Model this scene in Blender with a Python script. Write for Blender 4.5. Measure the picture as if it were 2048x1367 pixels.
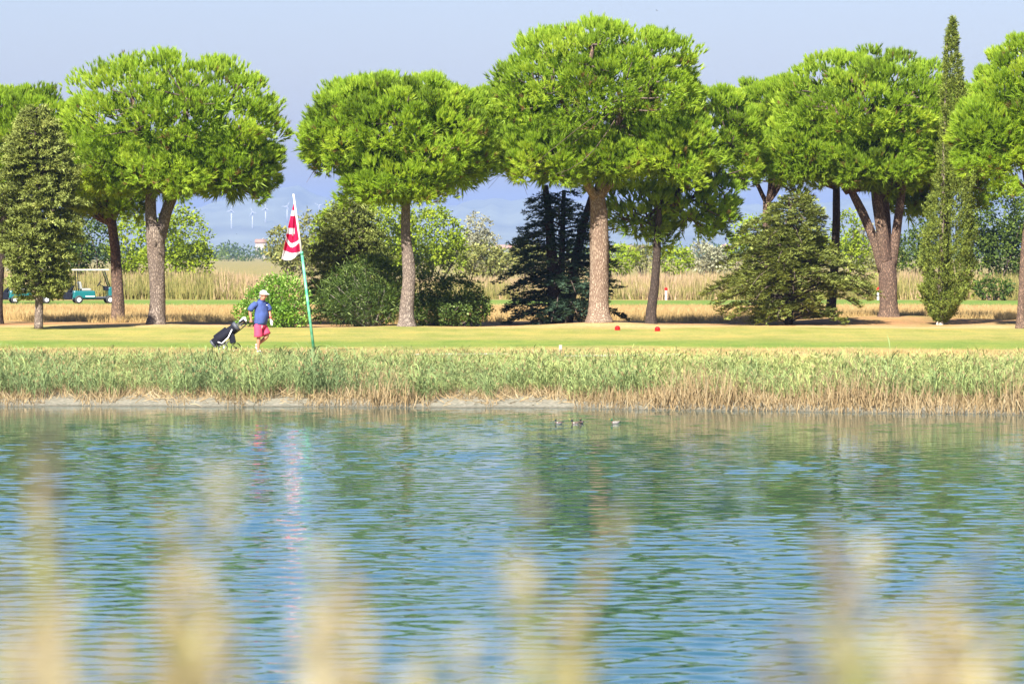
import bpy, bmesh, math, random
import numpy as np
from mathutils import Vector, Matrix, Quaternion

for o in list(bpy.data.objects):
    bpy.data.objects.remove(o)
SC = bpy.context.scene
COL = SC.collection
R = math.radians
rng = np.random.default_rng(7)
random.seed(7)

# ------------------------------------------------------------------ camera, sky, sun, exposure
F, CH, HZ = 7680.0, 2.73, 508.0          # focal length in photo pixels, eye height over the lawn, horizon row
def gx(px, D): return (px - 1024.0) * D / F
def gz(py, D): return CH - (py - HZ) * D / F
def gd(py, z=0.0): return (CH - z) * F / (py - HZ)

cam_data = bpy.data.cameras.new('camera')
cam = bpy.data.objects.new('camera', cam_data)
COL.objects.link(cam)
cam_data.sensor_width = 36.0
cam_data.lens = 135.0
cam_data.clip_start = 0.1
cam_data.clip_end = 60000
cam.location = (0, 0, CH)
cam.rotation_euler = (R(90) - math.atan((683.5 - HZ) / F), 0, 0)
cam_data.dof.use_dof = True
cam_data.dof.focus_distance = 122.0
cam_data.dof.aperture_fstop = 5.6
SC.camera = cam

SUN_AZ, SUN_EL = R(180 + 20), R(40)     # azimuth clockwise from +Y
world = bpy.data.worlds.new('World')
SC.world = world
world.use_nodes = True
wn = world.node_tree
wn.nodes.clear()
sky = wn.nodes.new('ShaderNodeTexSky')
sky.sky_type = 'NISHITA'
sky.sun_disc = False
sky.sun_elevation = SUN_EL
sky.sun_rotation = SUN_AZ
sky.altitude = 0
sky.air_density = 1.3
sky.dust_density = 1.3
sky.ozone_density = 3.0
wbg = wn.nodes.new('ShaderNodeBackground')
wbg.inputs['Strength'].default_value = 0.05
wout = wn.nodes.new('ShaderNodeOutputWorld')
wtint = wn.nodes.new('ShaderNodeMix'); wtint.data_type = 'RGBA'; wtint.blend_type = 'MULTIPLY'
wtint.inputs[0].default_value = 1.0
wtint.inputs[7].default_value = (.74, .73, .95, 1)
wn.links.new(sky.outputs[0], wtint.inputs[6])
wn.links.new(wtint.outputs[2], wbg.inputs['Color'])
wn.links.new(wbg.outputs[0], wout.inputs['Surface'])

sun_data = bpy.data.lights.new('sun', 'SUN')
sun_data.energy = 5.0
sun_data.angle = R(0.53)
sun_data.color = (1.0, 0.95, 0.86)
sun = bpy.data.objects.new('sun', sun_data)
COL.objects.link(sun)
sdir = Vector((math.sin(SUN_AZ) * math.cos(SUN_EL), math.cos(SUN_AZ) * math.cos(SUN_EL), math.sin(SUN_EL)))
sun.rotation_euler = sdir.to_track_quat('Z', 'Y').to_euler()
sun.location = (-20, -20, 40)

vs = SC.view_settings
vs.view_transform = 'Standard'
vs.look = 'None'
vs.gamma = 1.0
vs.use_curve_mapping = False
vs.exposure = 1.85
SC.render.engine = 'CYCLES'
SC.cycles.use_denoising = True
SC.cycles.max_bounces = 8
SC.cycles.transparent_max_bounces = 8
SC.cycles.volume_bounces = 0
SC.cycles.diffuse_bounces = 4
SC.cycles.glossy_bounces = 3
SC.cycles.caustics_reflective = False
SC.cycles.caustics_refractive = False

# ------------------------------------------------------------------ helpers
def tag(o, label=None, cat=None, group=None, kind=None):
    if label: o['label'] = label
    if cat: o['category'] = cat
    if group: o['group'] = group
    if kind: o['kind'] = kind
    return o

def empty(name, loc=(0, 0, 0), label=None, cat=None, group=None, rz=0.0):
    o = bpy.data.objects.new(name, None)
    o.empty_display_size = 0.2
    o.location = loc
    o.rotation_euler = (0, 0, rz)
    COL.objects.link(o)
    return tag(o, label, cat, group)

def obj(name, me, mat=None, parent=None):
    o = bpy.data.objects.new(name, me)
    COL.objects.link(o)
    if mat is not None and len(me.materials) == 0:
        me.materials.append(mat)
    if parent is not None:
        o.parent = parent
    return o

def copy_tree(o, parent=None):
    c = o.copy()
    COL.objects.link(c)
    c.parent = parent
    for ch in o.children:
        copy_tree(ch, c)
    return c

def tri_mesh(name, V, T, smooth=False, **attrs):
    V = np.ascontiguousarray(V, dtype=np.float32).reshape(-1, 3)
    T = np.ascontiguousarray(T, dtype=np.int32).reshape(-1, 3)
    me = bpy.data.meshes.new(name)
    me.vertices.add(len(V)); me.vertices.foreach_set('co', V.ravel())
    me.loops.add(T.size); me.loops.foreach_set('vertex_index', T.ravel())
    me.polygons.add(len(T)); me.polygons.foreach_set('loop_start', np.arange(0, T.size, 3, dtype=np.int32))
    for k, a in attrs.items():
        at = me.attributes.new(k, 'FLOAT', 'POINT')
        at.data.foreach_set('value', np.ascontiguousarray(a, dtype=np.float32))
    me.update(calc_edges=True)
    if smooth:
        me.polygons.foreach_set('use_smooth', np.ones(len(T), dtype=bool))
    return me

def grid_mesh(name, X, Y, Z, smooth=True):
    ny, nx = X.shape
    V = np.stack([X, Y, Z], -1).reshape(-1, 3)
    i = np.arange(ny * nx).reshape(ny, nx)
    a, b, c, d = i[:-1, :-1], i[:-1, 1:], i[1:, 1:], i[1:, :-1]
    Q = np.stack([a, b, c, d], -1).reshape(-1, 4).astype(np.int32)
    me = bpy.data.meshes.new(name)
    me.vertices.add(len(V)); me.vertices.foreach_set('co', V.astype(np.float32).ravel())
    me.loops.add(Q.size); me.loops.foreach_set('vertex_index', Q.ravel())
    me.polygons.add(len(Q)); me.polygons.foreach_set('loop_start', np.arange(0, Q.size, 4, dtype=np.int32))
    me.update(calc_edges=True)
    if smooth:
        me.polygons.foreach_set('use_smooth', np.ones(len(Q), dtype=bool))
    return me

class Soup:
    """collects vertices and triangles of one mesh"""
    def __init__(s): s.V = []; s.T = []; s.A = []; s.n = 0
    def add(s, V, T, a=0.0):
        V = np.asarray(V, dtype=np.float32).reshape(-1, 3); T = np.asarray(T, dtype=np.int64).reshape(-1, 3)
        s.V.append(V); s.T.append(T + s.n); s.n += len(V)
        s.A.append(np.full(len(V), a, np.float32) if np.isscalar(a) else np.asarray(a, np.float32))
    def mesh(s, name, smooth=False):
        return tri_mesh(name, np.concatenate(s.V), np.concatenate(s.T), smooth, tint=np.concatenate(s.A))

def nrm(v):
    v = np.asarray(v, dtype=float)
    return v / (np.linalg.norm(v, axis=-1, keepdims=True) + 1e-9)

def frames(d, roll=None):
    """rotation matrices (n,3,3) whose columns are x,y,z axes with z along d"""
    d = nrm(d)
    n = len(d)
    ref = np.tile(np.array([0., 0., 1.]), (n, 1))
    ref[np.abs(d[:, 2]) > 0.95] = (1., 0., 0.)
    x = nrm(np.cross(ref, d)); y = np.cross(d, x)
    if roll is not None:
        c, s = np.cos(roll)[:, None], np.sin(roll)[:, None]
        x, y = x * c + y * s, -x * s + y * c
    return np.stack([x, y, d], axis=2)

def scatter(soup, tmpl, pos, d, scale, tint, roll=None, r=None, ttint=None):
    tv, tf = tmpl[0], tmpl[1]
    pos = np.asarray(pos, float); n = len(pos)
    if n == 0: return
    if roll is None: roll = rng.uniform(0, 2 * np.pi, n)
    M = frames(d, roll) if r is None else r
    s = np.asarray(scale, float)
    if s.ndim == 1: s = np.repeat(s[:, None], 3, 1)
    P = np.einsum('nij,nkj->nki', M, tv[None] * s[:, None, :]) + pos[:, None, :]
    k = len(tv)
    T = tf[None] + (np.arange(n) * k)[:, None, None]
    A = np.repeat(np.asarray(tint, float), k)
    if len(tmpl) > 2:
        A = np.tile(tmpl[2], n) if ttint is None else ttint(np.tile(tmpl[2], n), A)
    soup.add(P.reshape(-1, 3), T.reshape(-1, 3), A)

def tube(soup, pts, rad, seg=8, a=0.0, wob=0.0, cap=True, seed=0):
    """tapered tube along pts"""
    pts = np.asarray(pts, float); n = len(pts)
    rad = np.asarray(rad, float) if not np.isscalar(rad) else np.full(n, rad)
    tan = np.gradient(pts, axis=0); tan = nrm(tan)
    ref = np.array([1., 0, 0]) if abs(tan[:, 0].mean()) < 0.8 else np.array([0, 1., 0])
    x = nrm(np.cross(np.cross(tan, ref), tan)); y = np.cross(tan, x)
    th = np.linspace(0, 2 * np.pi, seg, endpoint=False)
    w = 1.0
    if wob:
        g = np.random.default_rng(seed)
        p1, p2, p3 = g.uniform(0, 6.28, 3)
        zz = np.arange(n)[:, None]
        w = 1 + wob * (np.sin(3 * th + p1 + zz * .35) * .5 + np.sin(5 * th + p2 - zz * .5) * .35 + g.normal(0, .35, (n, seg)))
    ring = pts[:, None] + (x[:, None] * np.cos(th)[None, :, None] + y[:, None] * np.sin(th)[None, :, None]) * (rad[:, None] * w)[..., None]
    i = np.arange(n * seg).reshape(n, seg)
    a0, b0, c0, d0 = i[:-1], np.roll(i, -1, 1)[:-1], np.roll(i, -1, 1)[1:], i[1:]
    T = np.concatenate([np.stack([a0, b0, c0], -1).reshape(-1, 3), np.stack([a0, c0, d0], -1).reshape(-1, 3)])
    V = ring.reshape(-1, 3)
    if cap:
        V = np.concatenate([V, pts[:1], pts[-1:]])
        r0 = i[0]; r1 = i[-1]
        T = np.concatenate([T, np.stack([np.roll(r0, -1), r0, np.full(seg, n * seg)], -1), np.stack([r1, np.roll(r1, -1), np.full(seg, n * seg + 1)], -1)])
    soup.add(V, T, a)

def curve3(p0, p1, n=8, sag=0.0, bend=0.0, g=None):
    g = g or rng
    t = np.linspace(0, 1, n)[:, None]
    p0, p1 = np.asarray(p0, float), np.asarray(p1, float)
    L = np.linalg.norm(p1 - p0)
    off = g.normal(0, 1, 3) * bend * L
    return p0 + (p1 - p0) * t + np.sin(t * np.pi) * off + np.array([0, 0, -1.]) * (np.sin(t * np.pi) * sag * L)

def nodes_of(name):
    m = bpy.data.materials.new(name); m.use_nodes = True
    nt = m.node_tree; nt.nodes.clear()
    out = nt.nodes.new('ShaderNodeOutputMaterial')
    return m, nt, out

def N(nt, t, **kw):
    n = nt.nodes.new(t)
    for k, v in kw.items():
        if k.startswith('i_'):
            key = k[2:].replace('_', ' ')
            n.inputs[int(key) if key.isdigit() else key].default_value = v
        else:
            setattr(n, k, v)
    return n

def ramp(nt, stops, fac=None, interp='LINEAR'):
    r = nt.nodes.new('ShaderNodeValToRGB'); e = r.color_ramp.elements
    r.color_ramp.interpolation = interp
    while len(e) < len(stops): e.new(0.5)
    for i, (p, c) in enumerate(stops):
        e[i].position = p
    for i, (p, c) in enumerate(stops):
        e[i].position = p; e[i].color = (*c, 1)
    if fac is not None: nt.links.new(fac, r.inputs[0])
    return r

def plain(name, col, rough=0.6, metal=0.0, noise=0.0, scale=8.0, spec=0.5, bump=0.0):
    m, nt, out = nodes_of(name)
    b = N(nt, 'ShaderNodeBsdfPrincipled')
    b.inputs['Roughness'].default_value = rough; b.inputs['Metallic'].default_value = metal
    b.inputs['Specular IOR Level'].default_value = spec
    if noise or bump:
        tc = N(nt, 'ShaderNodeTexCoord'); nz = N(nt, 'ShaderNodeTexNoise'); nz.inputs['Scale'].default_value = scale
        nz.inputs['Detail'].default_value = 5
        nt.links.new(tc.outputs['Object'], nz.inputs['Vector'])
        c = np.array(col)
        rp = ramp(nt, [(0.25, tuple(c * (1 - noise))), (0.75, tuple(np.minimum(c * (1 + noise), 1)))], nz.outputs['Fac'])
        nt.links.new(rp.outputs[0], b.inputs['Base Color'])
        if bump:
            bp = N(nt, 'ShaderNodeBump'); bp.inputs['Strength'].default_value = bump; bp.inputs['Distance'].default_value = .02
            nt.links.new(nz.outputs['Fac'], bp.inputs['Height']); nt.links.new(bp.outputs[0], b.inputs['Normal'])
    else:
        b.inputs['Base Color'].default_value = (*col, 1)
    nt.links.new(b.outputs[0], out.inputs[0])
    return m

def foliage(name, stops, trans=0.35, gloss=0.06, tcol=1.5):
    """leaf material: colour from the per-leaf 'tint' attribute, part of the light passes through"""
    m, nt, out = nodes_of(name)
    at = N(nt, 'ShaderNodeAttribute', attribute_name='tint')
    rp = ramp(nt, stops, at.outputs['Fac'])
    d = N(nt, 'ShaderNodeBsdfDiffuse'); t = N(nt, 'ShaderNodeBsdfTranslucent')
    g = N(nt, 'ShaderNodeBsdfGlossy'); g.inputs['Roughness'].default_value = 0.5; g.inputs['Color'].default_value = (.7, .8, .35, 1)
    mc = N(nt, 'ShaderNodeMix', data_type='RGBA', blend_type='MULTIPLY'); mc.inputs[0].default_value = 1
    nt.links.new(rp.outputs[0], mc.inputs[6]); mc.inputs[7].default_value = (tcol, tcol * .95, tcol * .5, 1)
    nt.links.new(rp.outputs[0], d.inputs[0]); nt.links.new(mc.outputs[2], t.inputs[0])
    m1 = N(nt, 'ShaderNodeMixShader'); m1.inputs[0].default_value = trans
    m2 = N(nt, 'ShaderNodeMixShader'); m2.inputs[0].default_value = gloss
    nt.links.new(d.outputs[0], m1.inputs[1]); nt.links.new(t.outputs[0], m1.inputs[2])
    nt.links.new(m1.outputs[0], m2.inputs[1]); nt.links.new(g.outputs[0], m2.inputs[2])
    nt.links.new(m2.outputs[0], out.inputs[0])
    return m

def bark_mat(name, c1, c2, c3, sc=13.0):
    m, nt, out = nodes_of(name)
    b = N(nt, 'ShaderNodeBsdfPrincipled'); b.inputs['Roughness'].default_value = 0.9
    b.inputs['Specular IOR Level'].default_value = 0.15
    tc = N(nt, 'ShaderNodeTexCoord'); mp = N(nt, 'ShaderNodeMapping'); mp.inputs['Scale'].default_value = (sc, sc, sc * .3)
    nt.links.new(tc.outputs['Object'], mp.inputs['Vector'])
    nz = N(nt, 'ShaderNodeTexNoise'); nz.inputs['Scale'].default_value = 1.2; nz.inputs['Detail'].default_value = 6
    nt.links.new(mp.outputs[0], nz.inputs['Vector'])
    ds = N(nt, 'ShaderNodeVectorMath', operation='ADD'); nt.links.new(mp.outputs[0], ds.inputs[0]); nt.links.new(nz.outputs['Color'], ds.inputs[1])
    vo = N(nt, 'ShaderNodeTexVoronoi', feature='DISTANCE_TO_EDGE'); vo.inputs['Scale'].default_value = 1.6
    nt.links.new(ds.outputs[0], vo.inputs['Vector'])
    n2 = N(nt, 'ShaderNodeTexNoise'); n2.inputs['Scale'].default_value = .12; n2.inputs['Detail'].default_value = 3
    nt.links.new(mp.outputs[0], n2.inputs['Vector'])
    rp = ramp(nt, [(0.3, c2), (0.7, c3)], n2.outputs['Fac'])
    mx = N(nt, 'ShaderNodeMix', data_type='RGBA')
    fr = N(nt, 'ShaderNodeMapRange'); fr.inputs['From Max'].default_value = 0.3
    nt.links.new(vo.outputs['Distance'], fr.inputs[0]); nt.links.new(fr.outputs[0], mx.inputs[0])
    mx.inputs[6].default_value = (*c1, 1); nt.links.new(rp.outputs[0], mx.inputs[7])
    nt.links.new(mx.outputs[2], b.inputs['Base Color'])
    ad = N(nt, 'ShaderNodeMath', operation='MULTIPLY_ADD'); ad.inputs[1].default_value = .5
    nt.links.new(nz.outputs['Fac'], ad.inputs[0]); nt.links.new(fr.outputs[0], ad.inputs[2])
    bp = N(nt, 'ShaderNodeBump'); bp.inputs['Strength'].default_value = 0.8; bp.inputs['Distance'].default_value = .025
    nt.links.new(ad.outputs[0], bp.inputs['Height']); nt.links.new(bp.outputs[0], b.inputs['Normal'])
    nt.links.new(b.outputs[0], out.inputs[0])
    return m

MAT = {}
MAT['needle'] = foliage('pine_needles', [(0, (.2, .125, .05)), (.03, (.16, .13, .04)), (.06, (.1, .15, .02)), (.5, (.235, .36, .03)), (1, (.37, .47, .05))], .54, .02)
MAT['needle_dark'] = foliage('pine_needles_dark', [(0, (0.022, 0.056, 0.016)), (.6, (0.067, 0.134, 0.020)), (1, (0.134, 0.224, 0.022))], .3, .05)
MAT['cedar'] = foliage('cedar_needles', [(0, (.06, .075, .02)), (.55, (.17, .2, .045)), (1, (.3, .32, .08))], .25, .04, 1.2)
MAT['spruce'] = foliage('spruce_needles', [(0, (.022, .046, .034)), (.6, (.055, .095, .06)), (1, (.11, .155, .07))], .2, .04, 1.2)
MAT['cypress'] = foliage('cypress_scales', [(0, (.05, .07, .016)), (.55, (.13, .165, .026)), (1, (.22, .25, .045))], .18, .03, 1.2)
MAT['shrub'] = foliage('shrub_leaves', [(0, (0.030, 0.082, 0.014)), (.5, (0.090, 0.206, 0.018)), (1, (0.200, 0.337, 0.025))], .35, .1)
MAT['shrub_dark'] = foliage('dark_shrub_leaves', [(0, (.02, .04, .01)), (.6, (.055, .095, .016)), (1, (.17, .25, .02))], .3, .06)
MAT['far_tree'] = foliage('far_tree_leaves', [(0, (.06, .09, .01)), (.5, (.18, .25, .014)), (1, (.29, .34, .03))], .35, .02)
MAT['far_olive'] = foliage('olive_tree_leaves', [(0, (0.072, 0.086, 0.027)), (.5, (0.172, 0.181, 0.054)), (1, (0.271, 0.253, 0.072))], .3, .04)
MAT['far_grey'] = foliage('grey_tree_leaves', [(0, (0.127, 0.127, 0.090)), (.5, (0.235, 0.235, 0.163)), (1, (0.344, 0.326, 0.226))], .3, .04)
MAT['far_dark'] = foliage('far_dark_leaves', [(0, (.02, .04, .012)), (.6, (.06, .095, .016)), (1, (.16, .21, .02))], .3, .02)
MAT['bark'] = bark_mat('pine_bark', (0.078, 0.058, 0.049), (0.207, 0.156, 0.120), (0.308, 0.257, 0.210))
MAT['bark_red'] = bark_mat('red_pine_bark', (0.050, 0.034, 0.027), (0.147, 0.089, 0.064), (0.243, 0.165, 0.112))
MAT['bark_tan'] = bark_mat('tan_pine_bark', (0.115, 0.073, 0.052), (0.242, 0.175, 0.126), (0.351, 0.276, 0.199), 11.0)
MAT['bark_dark'] = bark_mat('dark_bark', (0.028, 0.021, 0.018), (0.066, 0.049, 0.039), (0.102, 0.075, 0.058))
MAT['twig'] = plain('twig_bark', (0.084, 0.059, 0.045), .9, noise=.3)
MAT['dead_twig'] = plain('dead_twig', (0.208, 0.183, 0.149), .9, noise=.3)

# ------------------------------------------------------------------ terrain
_sx = np.array([-60, gx(0, 94), gx(700, 93.5), gx(1000, 93.2), gx(1300, 92.2), gx(1500, 91.2), gx(2048, 89.), 20, 60])
_sy = np.array([95.5, 94.2, 93.6, 93.2, 92.2, 91.2, 89.2, 88.2, 85])
def shore(x):
    return np.interp(x, _sx, _sy) + .22 * np.sin(x * 1.15 + .5) + .12 * np.sin(x * 2.9 + 1.7)
MOUNDS = [(gx(1197, 146), 146, .13, 2.2), (gx(1777, 155), 154, .26, 4.5), (gx(312, 146), 146, .08, 1.6), (gx(813, 143), 143, .07, 1.6)]
def ground_z(x, y):
    x = np.asarray(x, float); y = np.asarray(y, float)
    s = y - shore(x)
    bed = -1.0 + np.maximum(s, -10) * .13
    up = np.interp(s, [0, .8, 2.6, 5.5, 8.5, 11], [-1.0, -.86, -.72, -.33, -.03, 0])
    z = np.where(s < 0, bed, up)
    near = np.interp(y, [-30, 0, 2, 6, 12, 24], [1.3, 1.1, .75, .1, -1.0, -2.3])
    z = np.where(y < 24, np.maximum(near, -2.3), z)
    z = z + np.where(s > 9, .02 * np.sin(x * .31 + y * .17) + .015 * np.sin(x * .9 - y * .4), 0) * np.clip((900 - y) / 800, 0, 1)
    for mx, my, h, r in MOUNDS:
        z = z + h * np.exp(-((x - mx) ** 2 + ((y - my) * .8) ** 2) / (r * r))
    return z

xs = np.concatenate([-np.geomspace(6500, 42, 34), np.linspace(-40, 40, 131), np.geomspace(42, 6500, 34)])
ys = np.concatenate([np.linspace(-60, -6, 10), np.linspace(-4, 24, 22), np.linspace(28, 84, 15), np.linspace(85, 106, 75), np.linspace(106.8, 165, 50), np.linspace(166, 300, 34), np.geomspace(310, 13800, 50)])
X, Y = np.meshgrid(xs, ys)
ground_me = grid_mesh('ground', X, Y, ground_z(X, Y))

def ground_material():
    m, nt, out = nodes_of('ground')
    L = nt.links.new
    b = N(nt, 'ShaderNodeBsdfPrincipled'); b.inputs['Roughness'].default_value = 0.95; b.inputs['Specular IOR Level'].default_value = .1
    geo = N(nt, 'ShaderNodeNewGeometry'); sp = N(nt, 'ShaderNodeSeparateXYZ'); L(geo.outputs['Position'], sp.inputs[0])
    # warped distance
    mp = N(nt, 'ShaderNodeMapping'); mp.inputs['Scale'].default_value = (.16, .1, .1); L(geo.outputs['Position'], mp.inputs['Vector'])
    nz = N(nt, 'ShaderNodeTexNoise'); nz.inputs['Scale'].default_value = 1.0; nz.inputs['Detail'].default_value = 4; L(mp.outputs[0], nz.inputs['Vector'])
    wa = N(nt, 'ShaderNodeMath', operation='MULTIPLY_ADD'); wa.inputs[1].default_value = 9.0; L(nz.outputs['Fac'], wa.inputs[0]); L(sp.outputs['Y'], wa.inputs[2])
    mr = N(nt, 'ShaderNodeMapRange'); mr.inputs['From Min'].default_value = 90; mr.inputs['From Max'].default_value = 250
    sh = N(nt, 'ShaderNodeMath', operation='SUBTRACT'); sh.inputs[1].default_value = 4.5; L(wa.outputs[0], sh.inputs[0]); L(sh.outputs[0], mr.inputs[0])
    def p(d): return (d - 90) / 160
    straw, lawn, green, orange, gold = (0.270, 0.215, 0.099), (0.212, 0.201, 0.062), (0.130, 0.176, 0.037), (0.36, 0.25, 0.125), (0.260, 0.176, 0.079)
    rp = ramp(nt, [(p(98), (0.207, 0.166, 0.089)), (p(103), (0.311, 0.245, 0.133)), (p(108), straw), (p(111), (0.228, 0.206, 0.075)), (p(114), green), (p(119), green),
                   (p(124), lawn), (p(133), (0.233, 0.220, 0.065)), (p(141), lawn), (p(144), orange), (p(150), (0.228, 0.132, 0.065)),
                   (p(155), gold), (p(204), gold), (p(206), (0.103, 0.166, 0.035)), (p(226), (0.113, 0.166, 0.035)), (p(230), (0.207, 0.166, 0.069)), (p(249), (0.186, 0.162, 0.069))], mr.outputs[0])
    # patchy lawn
    m2 = N(nt, 'ShaderNodeMapping'); m2.inputs['Scale'].default_value = (.5, .14, .3); L(geo.outputs['Position'], m2.inputs['Vector'])
    n2 = N(nt, 'ShaderNodeTexNoise'); n2.inputs['Scale'].default_value = 1.3; n2.inputs['Detail'].default_value = 8; n2.inputs['Roughness'].default_value = .65; L(m2.outputs[0], n2.inputs['Vector'])
    r2 = ramp(nt, [(.3, (.7, .82, .6)), (.48, (1, 1, 1)), (.68, (1.3, 1.12, 1.1))], n2.outputs['Fac'])
    mx = N(nt, 'ShaderNodeMix', data_type='RGBA', blend_type='MULTIPLY'); mx.inputs[0].default_value = 1.0
    L(rp.outputs[0], mx.inputs[6]); L(r2.outputs[0], mx.inputs[7])
    m4 = N(nt, 'ShaderNodeMapping'); m4.inputs['Scale'].default_value = (.09, .75, .3); L(geo.outputs['Position'], m4.inputs['Vector'])
    n4 = N(nt, 'ShaderNodeTexNoise'); n4.inputs['Scale'].default_value = 1.0; n4.inputs['Detail'].default_value = 6; n4.inputs['Roughness'].default_value = .7; L(m4.outputs[0], n4.inputs['Vector'])
    r4 = ramp(nt, [(.34, (.8, .95, .72)), (.5, (1, 1, 1)), (.66, (1.22, 1.06, 1.05))], n4.outputs['Fac'])
    mx4 = N(nt, 'ShaderNodeMix', data_type='RGBA', blend_type='MULTIPLY'); mx4.inputs[0].default_value = 1.0
    L(mx.outputs[2], mx4.inputs[6]); L(r4.outputs[0], mx4.inputs[7]); mx = mx4
    # fine blades
    n3 = N(nt, 'ShaderNodeTexNoise'); n3.inputs['Scale'].default_value = 11; n3.inputs['Detail'].default_value = 4; L(geo.outputs['Position'], n3.inputs['Vector'])
    r3 = ramp(nt, [(.3, (.66, .7, .62)), (.7, (1.28, 1.24, 1.15))], n3.outputs['Fac'])
    mx3 = N(nt, 'ShaderNodeMix', data_type='RGBA', blend_type='MULTIPLY'); mx3.inputs[0].default_value = 1.0
    L(mx.outputs[2], mx3.inputs[6]); L(r3.outputs[0], mx3.inputs[7])
    # shore sand below lawn level
    sz = N(nt, 'ShaderNodeMapRange'); sz.inputs['From Min'].default_value = -.74; sz.inputs['From Max'].default_value = -.55; L(sp.outputs['Z'], sz.inputs[0])
    wet = ramp(nt, [(0, (0.082, 0.075, 0.060)), (.12, (0.164, 0.156, 0.132)), (1, (0.237, 0.210, 0.161))], None)
    wz = N(nt, 'ShaderNodeMapRange'); wz.inputs['From Min'].default_value = -1.0; wz.inputs['From Max'].default_value = -.6; L(sp.outputs['Z'], wz.inputs[0]); L(wz.outputs[0], wet.inputs[0])
    ms = N(nt, 'ShaderNodeMix', data_type='RGBA'); L(sz.outputs[0], ms.inputs[0])
    mw = N(nt, 'ShaderNodeMix', data_type='RGBA', blend_type='MULTIPLY'); mw.inputs[0].default_value = 1; L(wet.outputs[0], mw.inputs[6]); L(r3.outputs[0], mw.inputs[7])
    L(mw.outputs[2], ms.inputs[6]); L(mx3.outputs[2], ms.inputs[7])
    L(ms.outputs[2], b.inputs['Base Color'])
    bp = N(nt, 'ShaderNodeBump'); bp.inputs['Strength'].default_value = .5; bp.inputs['Distance'].default_value = .05
    L(n3.outputs['Fac'], bp.inputs['Height']); L(bp.outputs[0], b.inputs['Normal'])
    L(b.outputs[0], out.inputs[0])
    return m
ground = obj('ground', ground_me, ground_material())
tag(ground, 'lawn, dry meadow and sandy pond shore running to the horizon', 'ground', kind='structure')

# gravel edge of the cart path showing as a pale line above the reeds
pxs = np.linspace(-22, 26, 160)
S = Soup()
for (x0, x1, y0, w) in [(-3.0, -.1, 104.6, .22), (1.4, 4.6, 103.6, .26)]:
    xx = np.linspace(x0, x1, 40); yc = y0 - .02 * (xx - x0) + .05 * np.sin(xx * 3)
    ww = w * (.5 + .5 * np.sin(np.linspace(.12, 3.02, 40)))
    Va = np.stack([xx, yc - ww, ground_z(xx, yc - ww) + .012], -1); Vb = np.stack([xx, yc, ground_z(xx, yc) + .04], -1); Vc = np.stack([xx, yc + ww, ground_z(xx, yc + ww) + .012], -1)
    i = np.arange(39)
    S.add(np.concatenate([Va, Vb, Vc]), np.concatenate([np.stack([i, i + 1, i + 41], -1), np.stack([i, i + 41, i + 40], -1), np.stack([i + 40, i + 41, i + 81], -1), np.stack([i + 40, i + 81, i + 80], -1)]))
tag(obj('sand_path', S.mesh('sand_path', True), plain('white_sand', (.4, .37, .32), .9, noise=.12, scale=20)), 'thin pale sand strip on the lawn just above the reeds', 'path', kind='structure')

# ------------------------------------------------------------------ water
wu = np.concatenate([-np.geomspace(9, 1.05, 12), np.linspace(-1, 1, 270), np.geomspace(1.05, 9, 12)])
wy = np.concatenate([np.linspace(8.5, 25, 24), np.geomspace(25.1, 96.5, 860)])
WU, WY = np.meshgrid(wu, wy)
WX = WU * (.145 * WY + 2.6)
H = np.zeros_like(WX)
wr = np.random.default_rng(11)
NA, NB = 36, 28
lam = np.concatenate([np.geomspace(.4, .78, NA), np.geomspace(.25, .75, NB)]) * wr.uniform(.96, 1.04, NA + NB)
slope = np.concatenate([np.full(NA, .0115), np.full(NB, .0112)])
th = np.concatenate([wr.normal(R(88), R(23), NA), wr.normal(R(90), R(58), NB)])
for l, s, t in zip(lam, slope, th):
    k = 2 * np.pi / l
    ph = k * (np.cos(t) * WX + np.sin(t) * WY) + wr.uniform(0, 6.28)
    H += s / k * np.sin(ph + .35 * np.sin(ph * .5))
gust = .82 + .42 * np.sin(WX * .23 + WY * .11 + 1) * np.sin(WY * .19 - WX * .07) + .12 * np.sin(WX * .7 - WY * .5)
gust *= np.interp(WY, [25, 60, 85, 93], [1.08, .86, .66, .42])
edge = np.clip((1.6 - np.abs(WU)) / .6, 0, 1) * np.clip((WY - 25) / 4, 0, 1)
water_me = grid_mesh('pond_water', WX, WY, -1.0 + H * gust * edge)
def water_material():
    m, nt, out = nodes_of('pond_water')
    L = nt.links.new
    b = N(nt, 'ShaderNodeBsdfPrincipled')
    b.inputs['Base Color'].default_value = (.006, .052, .05, 1); b.inputs['Roughness'].default_value = .012; b.inputs['IOR'].default_value = 1.54
    geo = N(nt, 'ShaderNodeNewGeometry'); mp = N(nt, 'ShaderNodeMapping'); mp.inputs['Scale'].default_value = (3.2, 7.5, 1); L(geo.outputs['Position'], mp.inputs['Vector'])
    nz = N(nt, 'ShaderNodeTexNoise'); nz.inputs['Scale'].default_value = 1.0; nz.inputs['Detail'].default_value = 2; L(mp.outputs[0], nz.inputs['Vector'])
    bp = N(nt, 'ShaderNodeBump'); bp.inputs['Strength'].default_value = .18; bp.inputs['Distance'].default_value = .012
    L(nz.outputs['Fac'], bp.inputs['Height']); L(bp.outputs[0], b.inputs['Normal'])
    L(b.outputs[0], out.inputs[0])
    return m
water = obj('pond_water', water_me, water_material())
tag(water, 'rippled blue green pond water reflecting the trees', 'water', kind='structure')

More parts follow.
